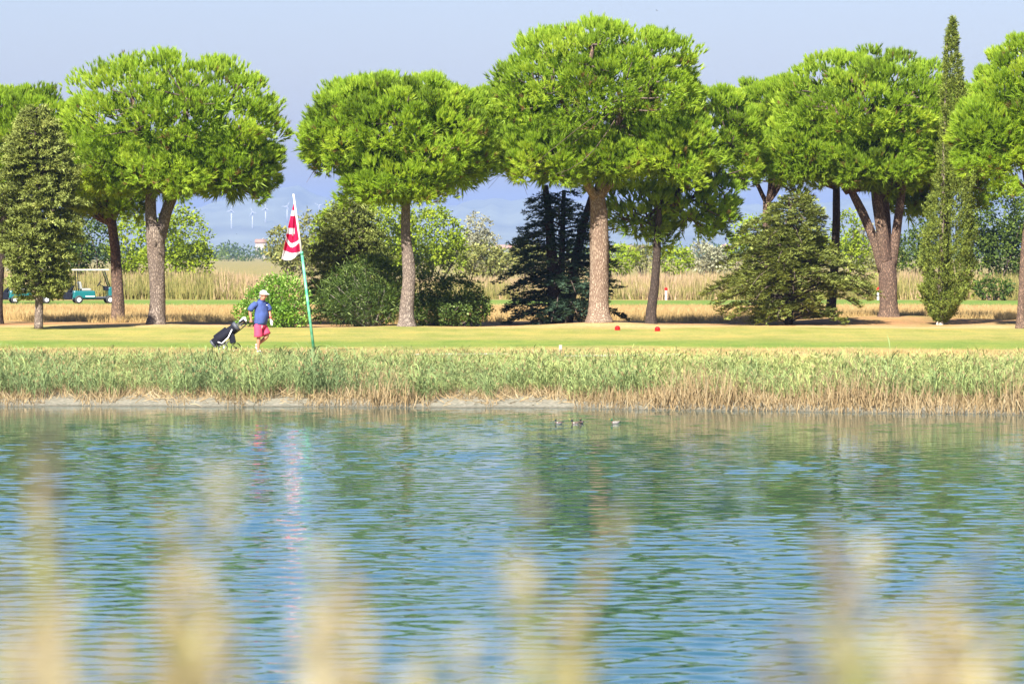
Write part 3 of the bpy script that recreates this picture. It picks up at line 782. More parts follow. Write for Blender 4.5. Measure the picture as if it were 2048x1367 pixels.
FT = [  # px, distance, blobs, material, label
    (360, 255, [(362, 475, 52, 62), (395, 520, 30, 30), (330, 500, 40, 45)], 'far_tree', 'small yellow green pine beyond the meadow, right of the forked grey trunk'),
    (268, 262, [(265, 490, 42, 58), (285, 530, 34, 26)], 'far_tree', 'green tree beyond the meadow, between the two left trunks'),
    (185, 265, [(180, 470, 48, 70), (140, 500, 40, 50)], 'far_dark', 'dull green tree above the roof of the golf cart'),
    (572, 300, [(568, 492, 38, 36), (592, 512, 36, 30)], 'far_olive', 'olive coloured round bush left of the golf flag'),
    (622, 310, [(622, 472, 34, 42), (640, 505, 36, 36)], 'far_olive', 'taller olive tree just right of the golf flag'),
    (745, 258, [(735, 460, 92, 66), (680, 470, 50, 58), (760, 500, 70, 48)], 'far_tree', 'broad bright green tree seen left of and behind the slim pinkish trunk'),
    (858, 262, [(862, 475, 66, 58), (830, 515, 46, 34), (905, 505, 26, 32)], 'far_tree', 'bright green tree seen right of the slim pinkish trunk'),
    (953, 400, [(952, 465, 26, 36), (965, 495, 34, 32), (940, 500, 24, 30)], 'far_grey', 'greyish thin tree in the gap between the pines'),
    (962, 300, [(965, 520, 48, 26), (1000, 530, 26, 16), (915, 528, 26, 16)], 'far_olive', 'pale olive bush below the greyish thin tree'),
    (1242, 330, [(1240, 517, 36, 24)], 'far_tree', 'low green bush just right of the thick tan trunk'),
    (1288, 335, [(1288, 514, 30, 24)], 'far_olive', 'yellowish low bush left of the thin bent trunk'),
    (1348, 325, [(1348, 520, 34, 24)], 'far_tree', 'low green bush right of the thin bent trunk'),
    (1405, 335, [(1405, 516, 34, 26), (1440, 520, 24, 20)], 'far_grey', 'dull grey green bush under the small pine'),
    (1500, 262, [(1500, 475, 34, 42), (1480, 500, 22, 26)], 'far_tree', 'bright green tree left of the broad cedar top'),
    (1690, 262, [(1692, 468, 26, 42), (1700, 500, 32, 36)], 'far_tree', 'bright green tree right of the broad cedar'),
    (1738, 330, [(1735, 480, 22, 34), (1730, 515, 30, 26)], 'far_grey', 'greyish tree seen left of the split brown trunk'),
    (1822, 270, [(1825, 505, 34, 34), (1845, 475, 28, 32)], 'far_dark', 'dark tree between the split trunk and the cypress'),
    (1985, 250, [(1985, 430, 60, 82), (1955, 490, 40, 55), (2010, 500, 45, 50)], 'far_dark', 'large dark tree right of the cypress'),
    (2062, 255, [(2068, 450, 50, 75), (2060, 505, 45, 45)], 'far_dark', 'dark tree at the right edge behind the leaning trunk'),
    (1770, 300, [(1772, 520, 40, 24)], 'far_olive', 'pale bush behind the split brown trunk'),
    (1985, 228, [(1985, 575, 38, 16)], 'far_dark', 'low dark bush in the tall grass right of the cypress'),
    (2030, 290, [(2025, 528, 26, 18)], 'far_grey', 'grey green bush low at the right edge'),
    (70, 258, [(60, 470, 60, 70), (110, 500, 40, 45)], 'far_dark', 'dark tree behind the olive conifer at left'),
    (1050, 320, [(1055, 515, 40, 24)], 'far_olive', 'olive bush behind the dark spruce'),
    (1590, 270, [(1600, 500, 60, 40)], 'far_tree', 'green tree hidden behind the broad cedar'),
]
for k, (px, D, bl, mt, lab) in enumerate(FT):
    lowest = max(b[1] + b[3] for b in bl)
    shrub('far_tree' if min(b[1] - b[3] for b in bl) < 482 else 'far_bush', px, D, bl, lab, mt, CLUMP, .62 if D < 290 else .75, .85, 100 + k, stems=6,
          cat='tree' if min(b[1] - b[3] for b in bl) < 482 else 'bush', group='trees and bushes beyond the meadow', stem_mat='twig')

# far woodland at the foot of the hills
S = Soup()
g = np.random.default_rng(77)
for D, lo, hi, n in ((1500, 488, 503, 260), (2100, 482, 500, 260)):
    px = g.uniform(-150, 2200, n)
    env = .5 + .5 * np.sin(px * .02 + D) * np.sin(px * .047 + 1.3)
    hgt = (508 - lo) / F * D * (.35 + .65 * env) + CH
    for a, h in zip(px, hgt):
        h = h * g.uniform(.6, 1.1); nn_ = 6
        p = np.stack([gx(a, D) + g.normal(0, h * .35, nn_), D + g.normal(0, 20, nn_), g.uniform(.2, 1, nn_) * h * .8], -1)
        scatter(S, CLUMP[g.integers(4)], p, nrm(g.normal(0, 1, (nn_, 3)) + np.array([0, 0, .6])), np.full(nn_, h * .62), g.uniform(.1, .9, nn_))
tag(obj('distant_woodland', S.mesh('distant_woodland'), MAT['far_dark']), 'bluish line of distant woods below the hills', 'woods', kind='stuff')
# ------------------------------------------------------------------ grasses and reeds
def reed_template(g, leaves, h=1.0, plume=False):
    """upright reed 1 unit tall; third array: 0 green leaf, 1 dry straw"""
    V, T, A = [], [], []
    lean = g.normal(0, .07, 2)
    def ax(t): return np.array([lean[0] * t * t, lean[1] * t * t, t])
    w = .009
    side = nrm(np.array([g.normal(), g.normal(), 0]))
    prev = None
    for t in (0, .45, .95):
        k = len(V); V += [ax(t) - side * w * (1 - t * .6), ax(t) + side * w * (1 - t * .6)]; A += [max(0, .8 - t * 1.7)] * 2
        if prev is not None: T += [(prev, prev + 1, k + 1), (prev, k + 1, k)]
        prev = k
    for i in range(leaves):
        t = .26 + .7 * (i + g.uniform(0, .7)) / leaves
        az = g.uniform(0, 6.28); out = np.array([np.cos(az), np.sin(az), 0])
        L = g.uniform(.26, .42); s = np.cross(out, [0, 0, 1.]) * .01 * g.uniform(.8, 1.3)
        s = s + np.array([0, 0, .006])
        b = ax(t); mid = b + out * L * .28 + np.array([0, 0, L * .6]); tip = b + out * L * g.uniform(.45, .95) + np.array([0, 0, L * g.uniform(.45, 1.1)])
        k = len(V); V += [b, mid - s, mid + s, tip]; A += [max(0, .3 - t)] * 4
        T += [(k, k + 1, k + 2), (k + 1, k + 3, k + 2)]
    if plume:
        b = ax(.95)
        for i in range(12):
            d = nrm(np.array([g.normal(.25, .3), g.normal(0, .3), 1])); k = len(V); s = nrm(np.cross(d, g.normal(0, 1, 3))) * .012
            o = b + np.array([0, 0, g.uniform(0, .08)])
            V += [o - s, o + s, o + d * g.uniform(.06, .13)]; A += [1.3] * 3; T += [(k, k + 1, k + 2)]
    return np.array(V), np.array(T), np.array(A)

def reed_mat(name, greens, straw, brown):
    m, nt, out = nodes_of(name); L = nt.links.new
    at = N(nt, 'ShaderNodeAttribute', attribute_name='tint')      # integer part: shade number, fraction: dryness
    fr = N(nt, 'ShaderNodeMath', operation='FRACT'); L(at.outputs['Fac'], fr.inputs[0])
    fl = N(nt, 'ShaderNodeMath', operation='FLOOR'); L(at.outputs['Fac'], fl.inputs[0])
    sh = N(nt, 'ShaderNodeMath', operation='DIVIDE'); L(fl.outputs[0], sh.inputs[0]); sh.inputs[1].default_value = 20
    r1 = ramp(nt, greens, sh.outputs[0])
    r2 = ramp(nt, straw, sh.outputs[0])
    mx = N(nt, 'ShaderNodeMix', data_type='RGBA')
    mr = N(nt, 'ShaderNodeMapRange'); mr.inputs['From Min'].default_value = .25; mr.inputs['From Max'].default_value = .55; L(fr.outputs[0], mr.inputs[0])
    L(mr.outputs[0], mx.inputs[0]); L(r1.outputs[0], mx.inputs[6]); L(r2.outputs[0], mx.inputs[7])
    d = N(nt, 'ShaderNodeBsdfDiffuse'); t = N(nt, 'ShaderNodeBsdfTranslucent'); L(mx.outputs[2], d.inputs[0]); L(mx.outputs[2], t.inputs[0])
    ms = N(nt, 'ShaderNodeMixShader'); ms.inputs[0].default_value = .35; L(d.outputs[0], ms.inputs[1]); L(t.outputs[0], ms.inputs[2])
    L(ms.outputs[0], out.inputs[0])
    return m
def pack(base, shade):  # base: dryness 0..1.3, shade 0..1
    return np.floor(np.clip(shade, 0, .999) * 20) + np.clip(base, 0, 1.3) / 1.3 * .97 + .01

MAT['reed'] = reed_mat('bank_reed', [(0, (.15, .21, .095)), (.5, (.26, .325, .12)), (1, (.42, .44, .15))], [(0, (.33, .25, .12)), (1, (.5, .41, .22))], None)
MAT['dry'] = reed_mat('dry_reed', [(0, (0.210, 0.148, 0.080)), (1, (0.351, 0.279, 0.161))], [(0, (0.210, 0.148, 0.074)), (.5, (0.322, 0.236, 0.124)), (1, (0.409, 0.335, 0.205))], None)
MAT['gold'] = reed_mat('golden_grass', [(0, (0.306, 0.220, 0.088)), (1, (0.453, 0.344, 0.146))], [(0, (0.291, 0.205, 0.088)), (.5, (0.410, 0.291, 0.124)), (1, (0.481, 0.365, 0.175))], None)
MAT['farreed'] = reed_mat('far_reed', [(0, (0.150, 0.161, 0.048)), (.5, (0.247, 0.229, 0.071)), (1, (0.344, 0.282, 0.112))], [(0, (0.344, 0.241, 0.134)), (1, (0.493, 0.356, 0.223))], None)

g = np.random.default_rng(200)
RT = [reed_template(g, 8, plume=(i % 4 == 0)) for i in range(8)]
# bare sandy stretches of shore in photo columns
def bare(px):
    b = np.zeros_like(px)
    for a, c, w in ((90, 165, 18), (230, 340, 20), (385, 440, 18), (530, 590, 20), (860, 975, 22), (985, 1140, 18)):
        b = np.maximum(b, np.clip((px - a) / w, 0, 1) * np.clip((c - px) / w, 0, 1))
    return b
n = 20500
x = g.uniform(-17.5, 17.5, n); s = g.uniform(.0, 1, n) ** .85 * 8.0
y = shore(x) + s
px = 1024 + x / y * F
front = .1 + .95 * bare(px) + .35 * np.sin(x * 2.1) * np.sin(x * .7)
right = np.clip((px - 1150) / 80, 0, 1)
ok = (s > front + .6 + .5 * right) & (g.random(n) < np.interp(s, [0, 6.5, 9.2], [1, .8, .25]))
clumpn = np.sin(x * 1.3 + s * .8) * np.sin(x * .47 - s * .5 + 1)
x, y, s, px, cn = x[ok], y[ok], s[ok], px[ok], clumpn[ok]
z = ground_z(x, y)
topz = -.24 + .1 * np.sin(x * .8) + .08 * np.sin(x * 2.3 + 1) + .1 * g.normal(0, 1, len(x)) - .03 * np.clip(s - 5, 0, 9) * 3
topz += np.where(g.random(len(x)) < .09, g.uniform(.2, .48, len(x)), 0)
hgt = np.clip(topz - z, .4, 1.7) * g.uniform(.72, 1.0, len(x))
S = Soup()
idx = g.integers(0, 8, len(x))
shade = np.clip(.46 + .16 * cn + .25 * np.clip((px - 1000) / 500, -.5, .5) + .05 * (s - 4) * .6 + g.normal(0, .16, len(x)), 0, .999)
for k in range(8):
    m = idx == k
    d = np.stack([g.normal(.03, .1, m.sum()), g.normal(0, .1, m.sum()), np.ones(m.sum())], -1)
    sc = np.stack([hgt[m] ** .5 * 1.15, hgt[m] ** .5 * 1.15, hgt[m]], -1)
    scatter(S, RT[k], np.stack([x[m], y[m], z[m] - .03], -1), d, sc, shade[m], ttint=lambda b, a: pack(b * 1.05, a))
tag(obj('bank_reeds', S.mesh('bank_reeds'), MAT['reed']), 'dense belt of green reeds along the far bank', 'reeds', kind='stuff')

# dry stems at the water's edge
def stalk(g, kink):
    a = g.normal(0, .12, 2); w = .011
    s = nrm(np.array([g.normal(), g.normal() * .4, 0])) * w
    p = [np.zeros(3), np.array([a[0] * .4, a[1] * .4, .5]), np.array([a[0] * (1.2 + kink), a[1], 1.0 - kink * .5])]
    V = [p[0] - s, p[0] + s, p[1] - s, p[1] + s, p[2]]
    T = [(0, 1, 3), (0, 3, 2), (2, 3, 4)]
    return np.array(V), np.array(T), np.array([1., 1, 1, 1, 1])
ST = [stalk(g, 0) for _ in range(4)] + [stalk(g, 2.2) for _ in range(3)]
n = 19000
x = g.uniform(-17.5, 17.5, n); s = g.uniform(-.12, 1, n) * 3.6
y = shore(x) + s; px = 1024 + x / y * F
b = bare(px); right = np.clip((px - 1150) / 60, 0, 1) + .8 * np.clip((px - 600) / 40, 0, 1) * np.clip((850 - px) / 40, 0, 1) + .5 * np.clip((90 - px) / 20, 0, 1)
right = np.minimum(right, 1)
ok = (s > b * .95 + (1 - right) * .2 - .1 + .25 * np.sin(x * 3.1) * (1 - right)) & (g.random(n) < .7 + .3 * right)
x, y, s, right = x[ok], y[ok], s[ok], right[ok]; m_ = len(x)
hh = (.32 + .35 * right) * g.uniform(.6, 1.3, m_) * (.9 + .25 * np.sin(x * 1.7))
S = Soup(); idx = g.integers(0, 7, m_)
for k in range(7):
    m = idx == k
    d = np.stack([g.normal(0, .2, m.sum()), g.normal(0, .2, m.sum()), np.ones(m.sum())], -1)
    scatter(S, ST[k], np.stack([x[m], y[m], ground_z(x[m], y[m]) - .03], -1), d, np.stack([hh[m] ** .3, hh[m] ** .3, hh[m]], -1), np.clip(g.normal(.55, .25, m.sum()), 0, .999), ttint=lambda b, a: pack(b, a))
# fallen litter
n = 5200
x = g.uniform(-17.5, 17.5, n); s = g.uniform(.25, 3.2, n); y = shore(x) + s
keep = g.random(n) < np.interp(s, [.25, .9, 2], [.15, .6, 1])
x, y = x[keep], y[keep]; n = len(x)
az = g.uniform(0, 6.28, n)
d = np.stack([np.cos(az), np.sin(az) * .5, g.uniform(0, .25, n)], -1)
scatter(S, ST[0], np.stack([x, y, ground_z(x, y) + .02], -1), d, np.stack([np.ones(n), np.ones(n), g.uniform(.2, .5, n)], -1), np.clip(g.normal(.6, .25, n), 0, .99), ttint=lambda b, a: pack(b, a))
tag(obj('dry_reed_stems', S.mesh('dry_reed_stems'), MAT['dry']), 'straw coloured dead reed stems along the waterline', 'dry reeds', kind='stuff')

# sparse long grasses between the reeds and the lawn
def tuft_t(g, n, w=.02, spread=.35):
    V, T = [], []
    for i in range(n):
        d = nrm(np.array([g.normal(0, spread), g.normal(0, spread), 1.])); s = nrm(np.cross(d, g.normal(0, 1, 3))) * w
        b = np.array([g.normal(0, .12), g.normal(0, .12), 0]); k = len(V)
        V += [b - s, b + s, b + d * g.uniform(.6, 1.1)]; T.append((k, k + 1, k + 2))
    return np.array(V), np.array(T), np.full(len(V), 1.0)
TF = [tuft_t(g, 8, w=.023) for _ in range(4)]
def field(x, y, h, shade, mat, name, label, cat, tm, dry=None):
    S = Soup(); n = len(x); idx = g.integers(0, len(tm), n); z = ground_z(x, y)
    for k in range(len(tm)):
        m = idx == k
        d = np.stack([g.normal(0, .08, m.sum()), g.normal(0, .08, m.sum()), np.ones(m.sum())], -1)
        scatter(S, tm[k], np.stack([x[m], y[m], z[m] - .02], -1), d, np.stack([h[m] ** .7, h[m] ** .7, h[m]], -1), shade[m],
                ttint=(lambda b, a: pack(b, a)) if dry is None else (lambda b, a, mm=m: pack(np.repeat(dry[mm], len(tm[k][0])), a)))
    return tag(obj(name, S.mesh(name), mat), label, cat, kind='stuff')
n = 2600
y = g.uniform(100, 108, n); x = g.uniform(-17, 17, n)
field(x, y, g.uniform(.08, .22, n), np.clip(g.normal(.6, .2, n), 0, .99), MAT['gold'], 'lawn_edge_grass', 'short dry grass where the lawn meets the reeds', 'grass', TF)
# golden dry meadow behind the trees
n = 19000
y = 151 + 55 * g.uniform(0, 1, n) ** 1.25; x = g.uniform(-.155, .155, n) * y
keep = (y > 154.5 + 2.5 * np.sin(x * .5) + 1.5 * np.sin(x * 1.7)) & (y < 205 + 1.2 * np.sin(x * .4))
x, y = x[keep], y[keep]
field(x, y, g.uniform(.24, .46, len(x)) * np.interp(y, [150, 185, 206], [1, .8, .45]), np.clip(g.normal(.55, .22, len(x)) + .15 * np.sin(x * .35 + y * .2), 0, .99), MAT['gold'], 'dry_meadow_grass', 'tall golden dry grass behind the row of trees', 'grass', TF)
TFR = [tuft_t(g, 7, w=.042, spread=.16) for _ in range(4)]
# tall reed bed beyond the far fairway
n = 19000
y = 231 + 48 * g.uniform(0, 1, n) ** 1.6; x = g.uniform(-.16, .16, n) * y
px = 1024 + x / y * F
hb = np.interp(px, [-200, 300, 440, 560, 900, 1300, 1450, 1800, 2200], [2.0, 2.2, 2.2, 1.7, 1.5, 1.9, 2.0, 2.2, 2.0])
h = hb * .85 * g.uniform(.5, 1.0, len(x)) * np.clip((y - 226) / 9, .25, 1)
dry = np.clip(g.normal(.35, .42, len(x)) + .5 * np.sin(x * .21 + 2) * np.sin(x * .53) + .3 * ((px > 430) & (px < 1450)) + .03 * (y - 246), 0, 1.2)
field(x, y, h, np.clip(g.normal(.5, .34, len(x)), 0, .99), MAT['farreed'], 'far_reed_bed', 'high tan and green reed bed beyond the far fairway', 'reeds', TFR, dry=dry)
# ------------------------------------------------------------------ small builders
def box_me(size, bevel=0.0, seg=2, taper=None):
    bm = bmesh.new(); bmesh.ops.create_cube(bm, size=1.0)
    for v in bm.verts:
        v.co = Vector((v.co.x * size[0], v.co.y * size[1], v.co.z * size[2]))
        if taper and v.co.z > 0:
            v.co.x = v.co.x * taper[0] + taper[2]; v.co.y *= taper[1]
    if bevel: bmesh.ops.bevel(bm, geom=bm.edges[:], offset=bevel, segments=seg, affect='EDGES', profile=.6)
    me = bpy.data.meshes.new('block'); bm.to_mesh(me); bm.free()
    return me
def box(name, size, loc, mat, parent, bevel=.02, rot=(0, 0, 0), taper=None):
    me = box_me(size, bevel, taper=taper); me.name = name
    o = obj(name, me, mat, parent); o.location = loc; o.rotation_euler = rot
    return o
def tube_obj(name, pts, rad, mat, parent, seg=10):
    S = Soup(); tube(S, pts, rad, seg); return obj(name, S.mesh(name, True), mat, parent)
def lathe(name, prof, mat, parent, seg=16, loc=(0, 0, 0), rot=(0, 0, 0)):
    S = Soup(); pts = [[0, 0, z] for _, z in prof]
    th = np.linspace(0, 2 * np.pi, seg, endpoint=False); n = len(prof)
    V = np.array([[r * np.cos(t), r * np.sin(t), z] for r, z in prof for t in th])
    i = np.arange(n * seg).reshape(n, seg); a0, b0, c0, d0 = i[:-1], np.roll(i, -1, 1)[:-1], np.roll(i, -1, 1)[1:], i[1:]
    S.add(V, np.concatenate([np.stack([a0, b0, c0], -1).reshape(-1, 3), np.stack([a0, c0, d0], -1).reshape(-1, 3)]))
    o = obj(name, S.mesh(name, True), mat, parent); o.location = loc; o.rotation_euler = rot
    return o
def skin(name, verts, edges, mat, parent, root=0, sub=2):
    """continuous surface grown round a skeleton: verts (x, y, z, rx, ry)"""
    me = bpy.data.meshes.new(name); me.from_pydata([v[:3] for v in verts], edges, []); me.update()
    o = obj(name, me, mat, parent)
    md = o.modifiers.new('skin', 'SKIN'); md.use_smooth_shade = True; md.branch_smoothing = .6
    for i, v in enumerate(verts):
        sv = me.skin_vertices[0].data[i]; sv.radius = (v[3], v[4] if len(v) > 4 else v[3]); sv.use_root = (i == root)
    m2 = o.modifiers.new('smooth', 'SUBSURF'); m2.levels = sub; m2.render_levels = sub
    return o
def chain(start, n): return [(start + i, start + i + 1) for i in range(n - 1)]

M_SKIN = plain('skin', (.36, .15, .09), .5, noise=.12, scale=14)
M_BLUE = plain('blue_shirt', (.032, .058, .19), .85, noise=.25, scale=9, bump=.3)
M_NAVY = plain('navy_trim', (.015, .02, .08), .8)
M_PINK = plain('pink_shorts', (.5, .035, .085), .85, noise=.15, scale=10, bump=.3)
M_WHITE = plain('white_cloth', (.6, .6, .58), .8, noise=.06)
M_HAIR = plain('grey_hair', (.14, .12, .11), .9)
M_DARK = plain('black_nylon', (.005, .006, .012), .8, noise=.3, scale=12, spec=.2)
M_GREY = plain('grey_plastic', (.05, .055, .07), .6, noise=.1)
M_STEEL = plain('bright_steel', (.5, .5, .5), .3, metal=.9)
M_RED = plain('red_plastic', (.4, .004, .004), .7, spec=.2)
M_RUB = plain('rubber', (.02, .02, .022), .8)

# ------------------------------------------------------------------ golfer
MD = 104.8
man = empty('person', (gx(520, MD), MD, float(ground_z(gx(520, MD), MD))), 'golfer in white cap, blue polo shirt and pink shorts, walking and pulling a golf trolley', 'person')
bv = [(0, 0, .9, .13, .11), (.01, 0, 1.02, .14, .12), (.03, -.01, 1.14, .15, .13), (.02, 0, 1.3, .15, .11), (.04, -.01, 1.44, .075, .075), (.062, -.03, 1.475, .07, .07),
      (.1, -.055, 1.53, .082, .078), (.105, -.05, 1.59, .105, .094), (.1, -.048, 1.65, .1, .09), (.098, -.046, 1.7, .06, .06)]
be = chain(0, len(bv))
def limb(frm, vs_):
    k = len(bv); bv.extend(vs_); be.append((frm, k)); be.extend(chain(k, len(vs_))); return k
# legs
limb(0, [(-.04, -.09, .84, .1, .1), (-.035, -.1, .64, .078, .078), (-.03, -.105, .48, .056, .056), (-.035, -.1, .34, .056, .058), (-.045, -.095, .18, .04, .04), (-.05, -.09, .09, .036, .036), (-.02, -.11, .035, .036, .03), (.055, -.15, .028, .03, .024)])
limb(0, [(.05, .09, .84, .1, .1), (.13, .07, .66, .078, .078), (.2, .05, .49, .056, .056), (.11, .07, .4, .057, .058), (-.02, .09, .29, .042, .042), (-.1, .1, .22, .036, .036), (-.115, .095, .165, .034, .03), (-.08, .08, .105, .028, .024)])
# right arm reaching back to the trolley grip, fingers closed round it
k = limb(3, [(-.12, -.15, 1.38, .055, .055), (-.2, -.17, 1.3, .048, .048), (-.27, -.17, 1.18, .045, .045), (-.25, -.19, 1.06, .042, .042), (-.235, -.2, .96, .029, .029), (-.235, -.205, .92, .036, .02)])
hand = len(bv) - 1
for i, (dx, l) in enumerate(((-.028, .03), (-.01, .034), (.009, .032), (.026, .026))):
    limb(hand, [(-.235 + dx, -.225, .895, .0095), (-.235 + dx, -.232, .895 - l * .7, .009), (-.235 + dx, -.212, .895 - l, .008), (-.235 + dx, -.195, .895 - l * .7, .0075)])
limb(hand, [(-.195, -.19, .915, .0105), (-.19, -.205, .885, .0095), (-.2, -.222, .868, .0085)])
# left arm to the gloved hand
limb(3, [(.15, .13, 1.38, .054, .054), (.2, .15, 1.3, .055, .055), (.245, .14, 1.18, .045, .045), (.265, .1, 1.06, .04, .04), (.285, .06, .95, .028, .028), (.29, .05, .925, .03, .02)])
# nose, chin, ears
limb(7, [(.2, -.105, 1.592, .022, .02), (.222, -.118, 1.58, .016, .015)])
limb(6, [(.15, -.085, 1.505, .05, .045)])
limb(7, [(.055, -.14, 1.59, .024, .014), (.046, -.152, 1.6, .018, .011)])
limb(7, [(.152, .045, 1.59, .024, .014), (.158, .056, 1.6, .018, .011)])
body = skin('body', bv, be, M_SKIN, man)
for nm, p, s, m in (('eye', (.173, -.128, 1.612), .012, M_DARK), ('eye', (.203, -.068, 1.612), .012, M_DARK)):
    bm = bmesh.new(); bmesh.ops.create_uvsphere(bm, u_segments=10, v_segments=6, radius=s); me = bpy.data.meshes.new(nm); bm.to_mesh(me); bm.free()
    o = obj(nm, me, m, body); o.location = p
tube_obj('mouth', [(.172, -.135, 1.542), (.198, -.112, 1.539), (.203, -.08, 1.542)], .007, plain('lips', (.3, .1, .08), .5), body, 6)
skin('hair', [(.035, -.01, 1.595, .065, .062), (.05, -.018, 1.64, .078, .07), (.03, -.01, 1.555, .045, .045)], [(0, 1), (0, 2)], M_HAIR, man)
# cap: crown plus peak
S = Soup(); hd = nrm(np.array([.87, -.5, 0])); lf = np.array([.5, .87, 0])
V, T = [], []
nr, ns = 8, 20
for i in range(nr):
    ph = i / (nr - 1) * np.pi / 2
    for j in range(ns):
        th_ = 2 * np.pi * j / ns
        r1, r2 = .11 * np.cos(ph) ** .75, .098 * np.cos(ph) ** .75
        V.append(np.array([.1, -.048, 1.635]) + hd * r1 * np.cos(th_) + lf * r2 * np.sin(th_) + np.array([0, 0, .1 * np.sin(ph)]))
for i in range(nr - 1):
    for j in range(ns):
        q = (j + 1) % ns; T += [(i * ns + j, i * ns + q, (i + 1) * ns + q), (i * ns + j, (i + 1) * ns + q, (i + 1) * ns + j)]
S.add(V, T); cap = obj('cap', S.mesh('cap', True), M_WHITE, man)
S = Soup(); V, T = [], []
for i, (r0, dz) in enumerate(((.1, 0), (.15, -.012), (.185, -.03))):
    for j in range(9):
        th_ = R(-62 + 124 * j / 8); V.append(np.array([.1, -.048, 1.643 + dz]) + hd * r0 * np.cos(th_) * 1.02 + lf * np.sin(th_) * .097)
for i in range(2):
    for j in range(8):
        a_ = i * 9 + j; T += [(a_, a_ + 1, a_ + 10), (a_, a_ + 10, a_ + 9)]
S.add(V, T); pk = obj('peak', S.mesh('cap_peak', True), M_WHITE, cap)
md = pk.modifiers.new('thick', 'SOLIDIFY'); md.thickness = .01
# clothes
def loft(soup, rings, seg=28, p=2.4):
    th_ = np.linspace(0, 2 * np.pi, seg, endpoint=False); V = []
    for z_, cx_, cy_, a_, bf, bb in rings:
        for t_ in th_:
            cs, sn = np.cos(t_), np.sin(t_); k_ = 1 / (abs(cs) ** p + abs(sn) ** p) ** (1 / p)
            fold = 1 + .02 * np.sin(5 * t_ + z_ * 23) + .014 * np.sin(9 * t_ - z_ * 31)
            q = np.array([cx_, cy_, z_ + .006 * np.sin(3 * t_)]) + hd * cs * k_ * (bf if cs > 0 else bb) * fold + lf * sn * k_ * a_ * fold; V.append(q)
    n_ = len(rings); ii = np.arange(n_ * seg).reshape(n_, seg); a0, b0_, c0, d0 = ii[:-1], np.roll(ii, -1, 1)[:-1], np.roll(ii, -1, 1)[1:], ii[1:]
    soup.add(V, np.concatenate([np.stack([a0, b0_, c0], -1).reshape(-1, 3), np.stack([a0, c0, d0], -1).reshape(-1, 3)]))
S = Soup()
loft(S, [(.79, .0, 0, .188, .16, .14), (.86, .005, 0, .19, .178, .14), (.95, .012, 0, .195, .2, .14), (1.04, .02, 0, .197, .21, .14), (1.14, .02, 0, .197, .19, .14), (1.25, .018, 0, .2, .16, .14), (1.34, .02, 0, .2, .135, .13), (1.395, .025, 0, .185, .115, .118), (1.43, .032, -.005, .135, .09, .1), (1.455, .04, -.01, .095, .08, .088)])
tube(S, [(-.05, -.11, 1.34), (-.12, -.15, 1.345), (-.185, -.17, 1.3), (-.235, -.175, 1.235), (-.262, -.177, 1.175)], [.07, .088, .085, .083, .084], 16, cap=False)
tube(S, [(.07, .1, 1.34), (.14, .13, 1.345), (.195, .148, 1.3), (.232, .146, 1.235), (.25, .14, 1.175)], [.07, .086, .083, .081, .082], 16, cap=False)
shirt = obj('polo_shirt', S.mesh('polo_shirt', True), M_BLUE, man); md = shirt.modifiers.new('thick', 'SOLIDIFY'); md.thickness = .006
tube_obj('collar', [(.036, -.008, 1.435), (.045, -.014, 1.462), (.05, -.018, 1.482)], [.108, .1, .09], M_NAVY, shirt, 18)
box('chest_emblem', (.03, .01, .02), (.19, -.02, 1.33), M_WHITE, shirt, .003, (0, 0, R(-30)))
S = Soup()
loft(S, [(.9, .003, 0, .165, .14, .115), (.82, .0, 0, .172, .143, .122), (.785, .0, 0, .182, .15, .135), (.74, .0, 0, .198, .155, .15), (.69, .01, 0, .17, .12, .12), (.675, .01, 0, .06, .05, .05)])
tube(S, [(-.045, -.08, .8), (-.045, -.095, .7), (-.04, -.1, .6), (-.038, -.102, .5), (-.037, -.102, .462)], [.1, .115, .116, .12, .123], 18, cap=False)
tube(S, [(.05, .08, .8), (.085, .085, .72), (.125, .075, .64), (.165, .062, .56), (.182, .055, .52)], [.1, .112, .112, .112, .114], 18, cap=False)
sh = obj('shorts', S.mesh('shorts', True), M_PINK, man); md = sh.modifiers.new('thick', 'SOLIDIFY'); md.thickness = .006
tube_obj('drawstring', [(.06, -.16, .79), (.065, -.17, .74), (.06, -.165, .69)], .008, M_WHITE, man, 6)
for (ax_, ay_, az_), toe in (((-.05, -.09, .1), (.075, -.155, .04)), ((-.105, .1, .2), (-.07, .08, .1))):
    a_ = np.array([ax_, ay_, az_]); t_ = np.array(toe); heel = a_ + (a_ - t_) * np.array([.35, .35, 0]) + np.array([0, 0, -.055])
    skin('sock', [(*a_, .044, .044), (*(a_ + np.array([.004, 0, .07])), .046, .046)], [(0, 1)], M_WHITE, man, sub=1)
    skin('shoe', [(*heel, .04, .04), (*(a_ + np.array([0, 0, -.03])), .05, .045), (*((a_ + t_) * .5 + np.array([0, 0, -.015])), .05, .04), (*t_, .045, .03)], chain(0, 4), M_WHITE, man)
gv = [(.283, .062, .95, .034, .026), (.297, .045, .9, .042, .022), (.305, .035, .865, .042, .02)]; ge = chain(0, 3)
for i, (o_, l) in enumerate(((-.03, .055), (-.01, .07), (.011, .066), (.03, .05))):
    k = len(gv); gv += [(.31 + o_ * .5, .03 + o_, .83, .0115), (.322 + o_ * .5, .02 + o_, .83 - l * .6, .0105), (.32 + o_ * .4, .012 + o_, .83 - l, .009)]; ge += [(2, k), (k, k + 1), (k + 1, k + 2)]
k = len(gv); gv += [(.335, .02, .88, .0125), (.35, .01, .845, .0105)]; ge += [(1, k), (k, k + 1)]
skin('glove', gv, ge, M_WHITE, man)
tube_obj('wristband', [(.281, .068, .965), (.275, .08, .995)], .036, plain('red_band', (.5, .02, .02), .8), man, 12)

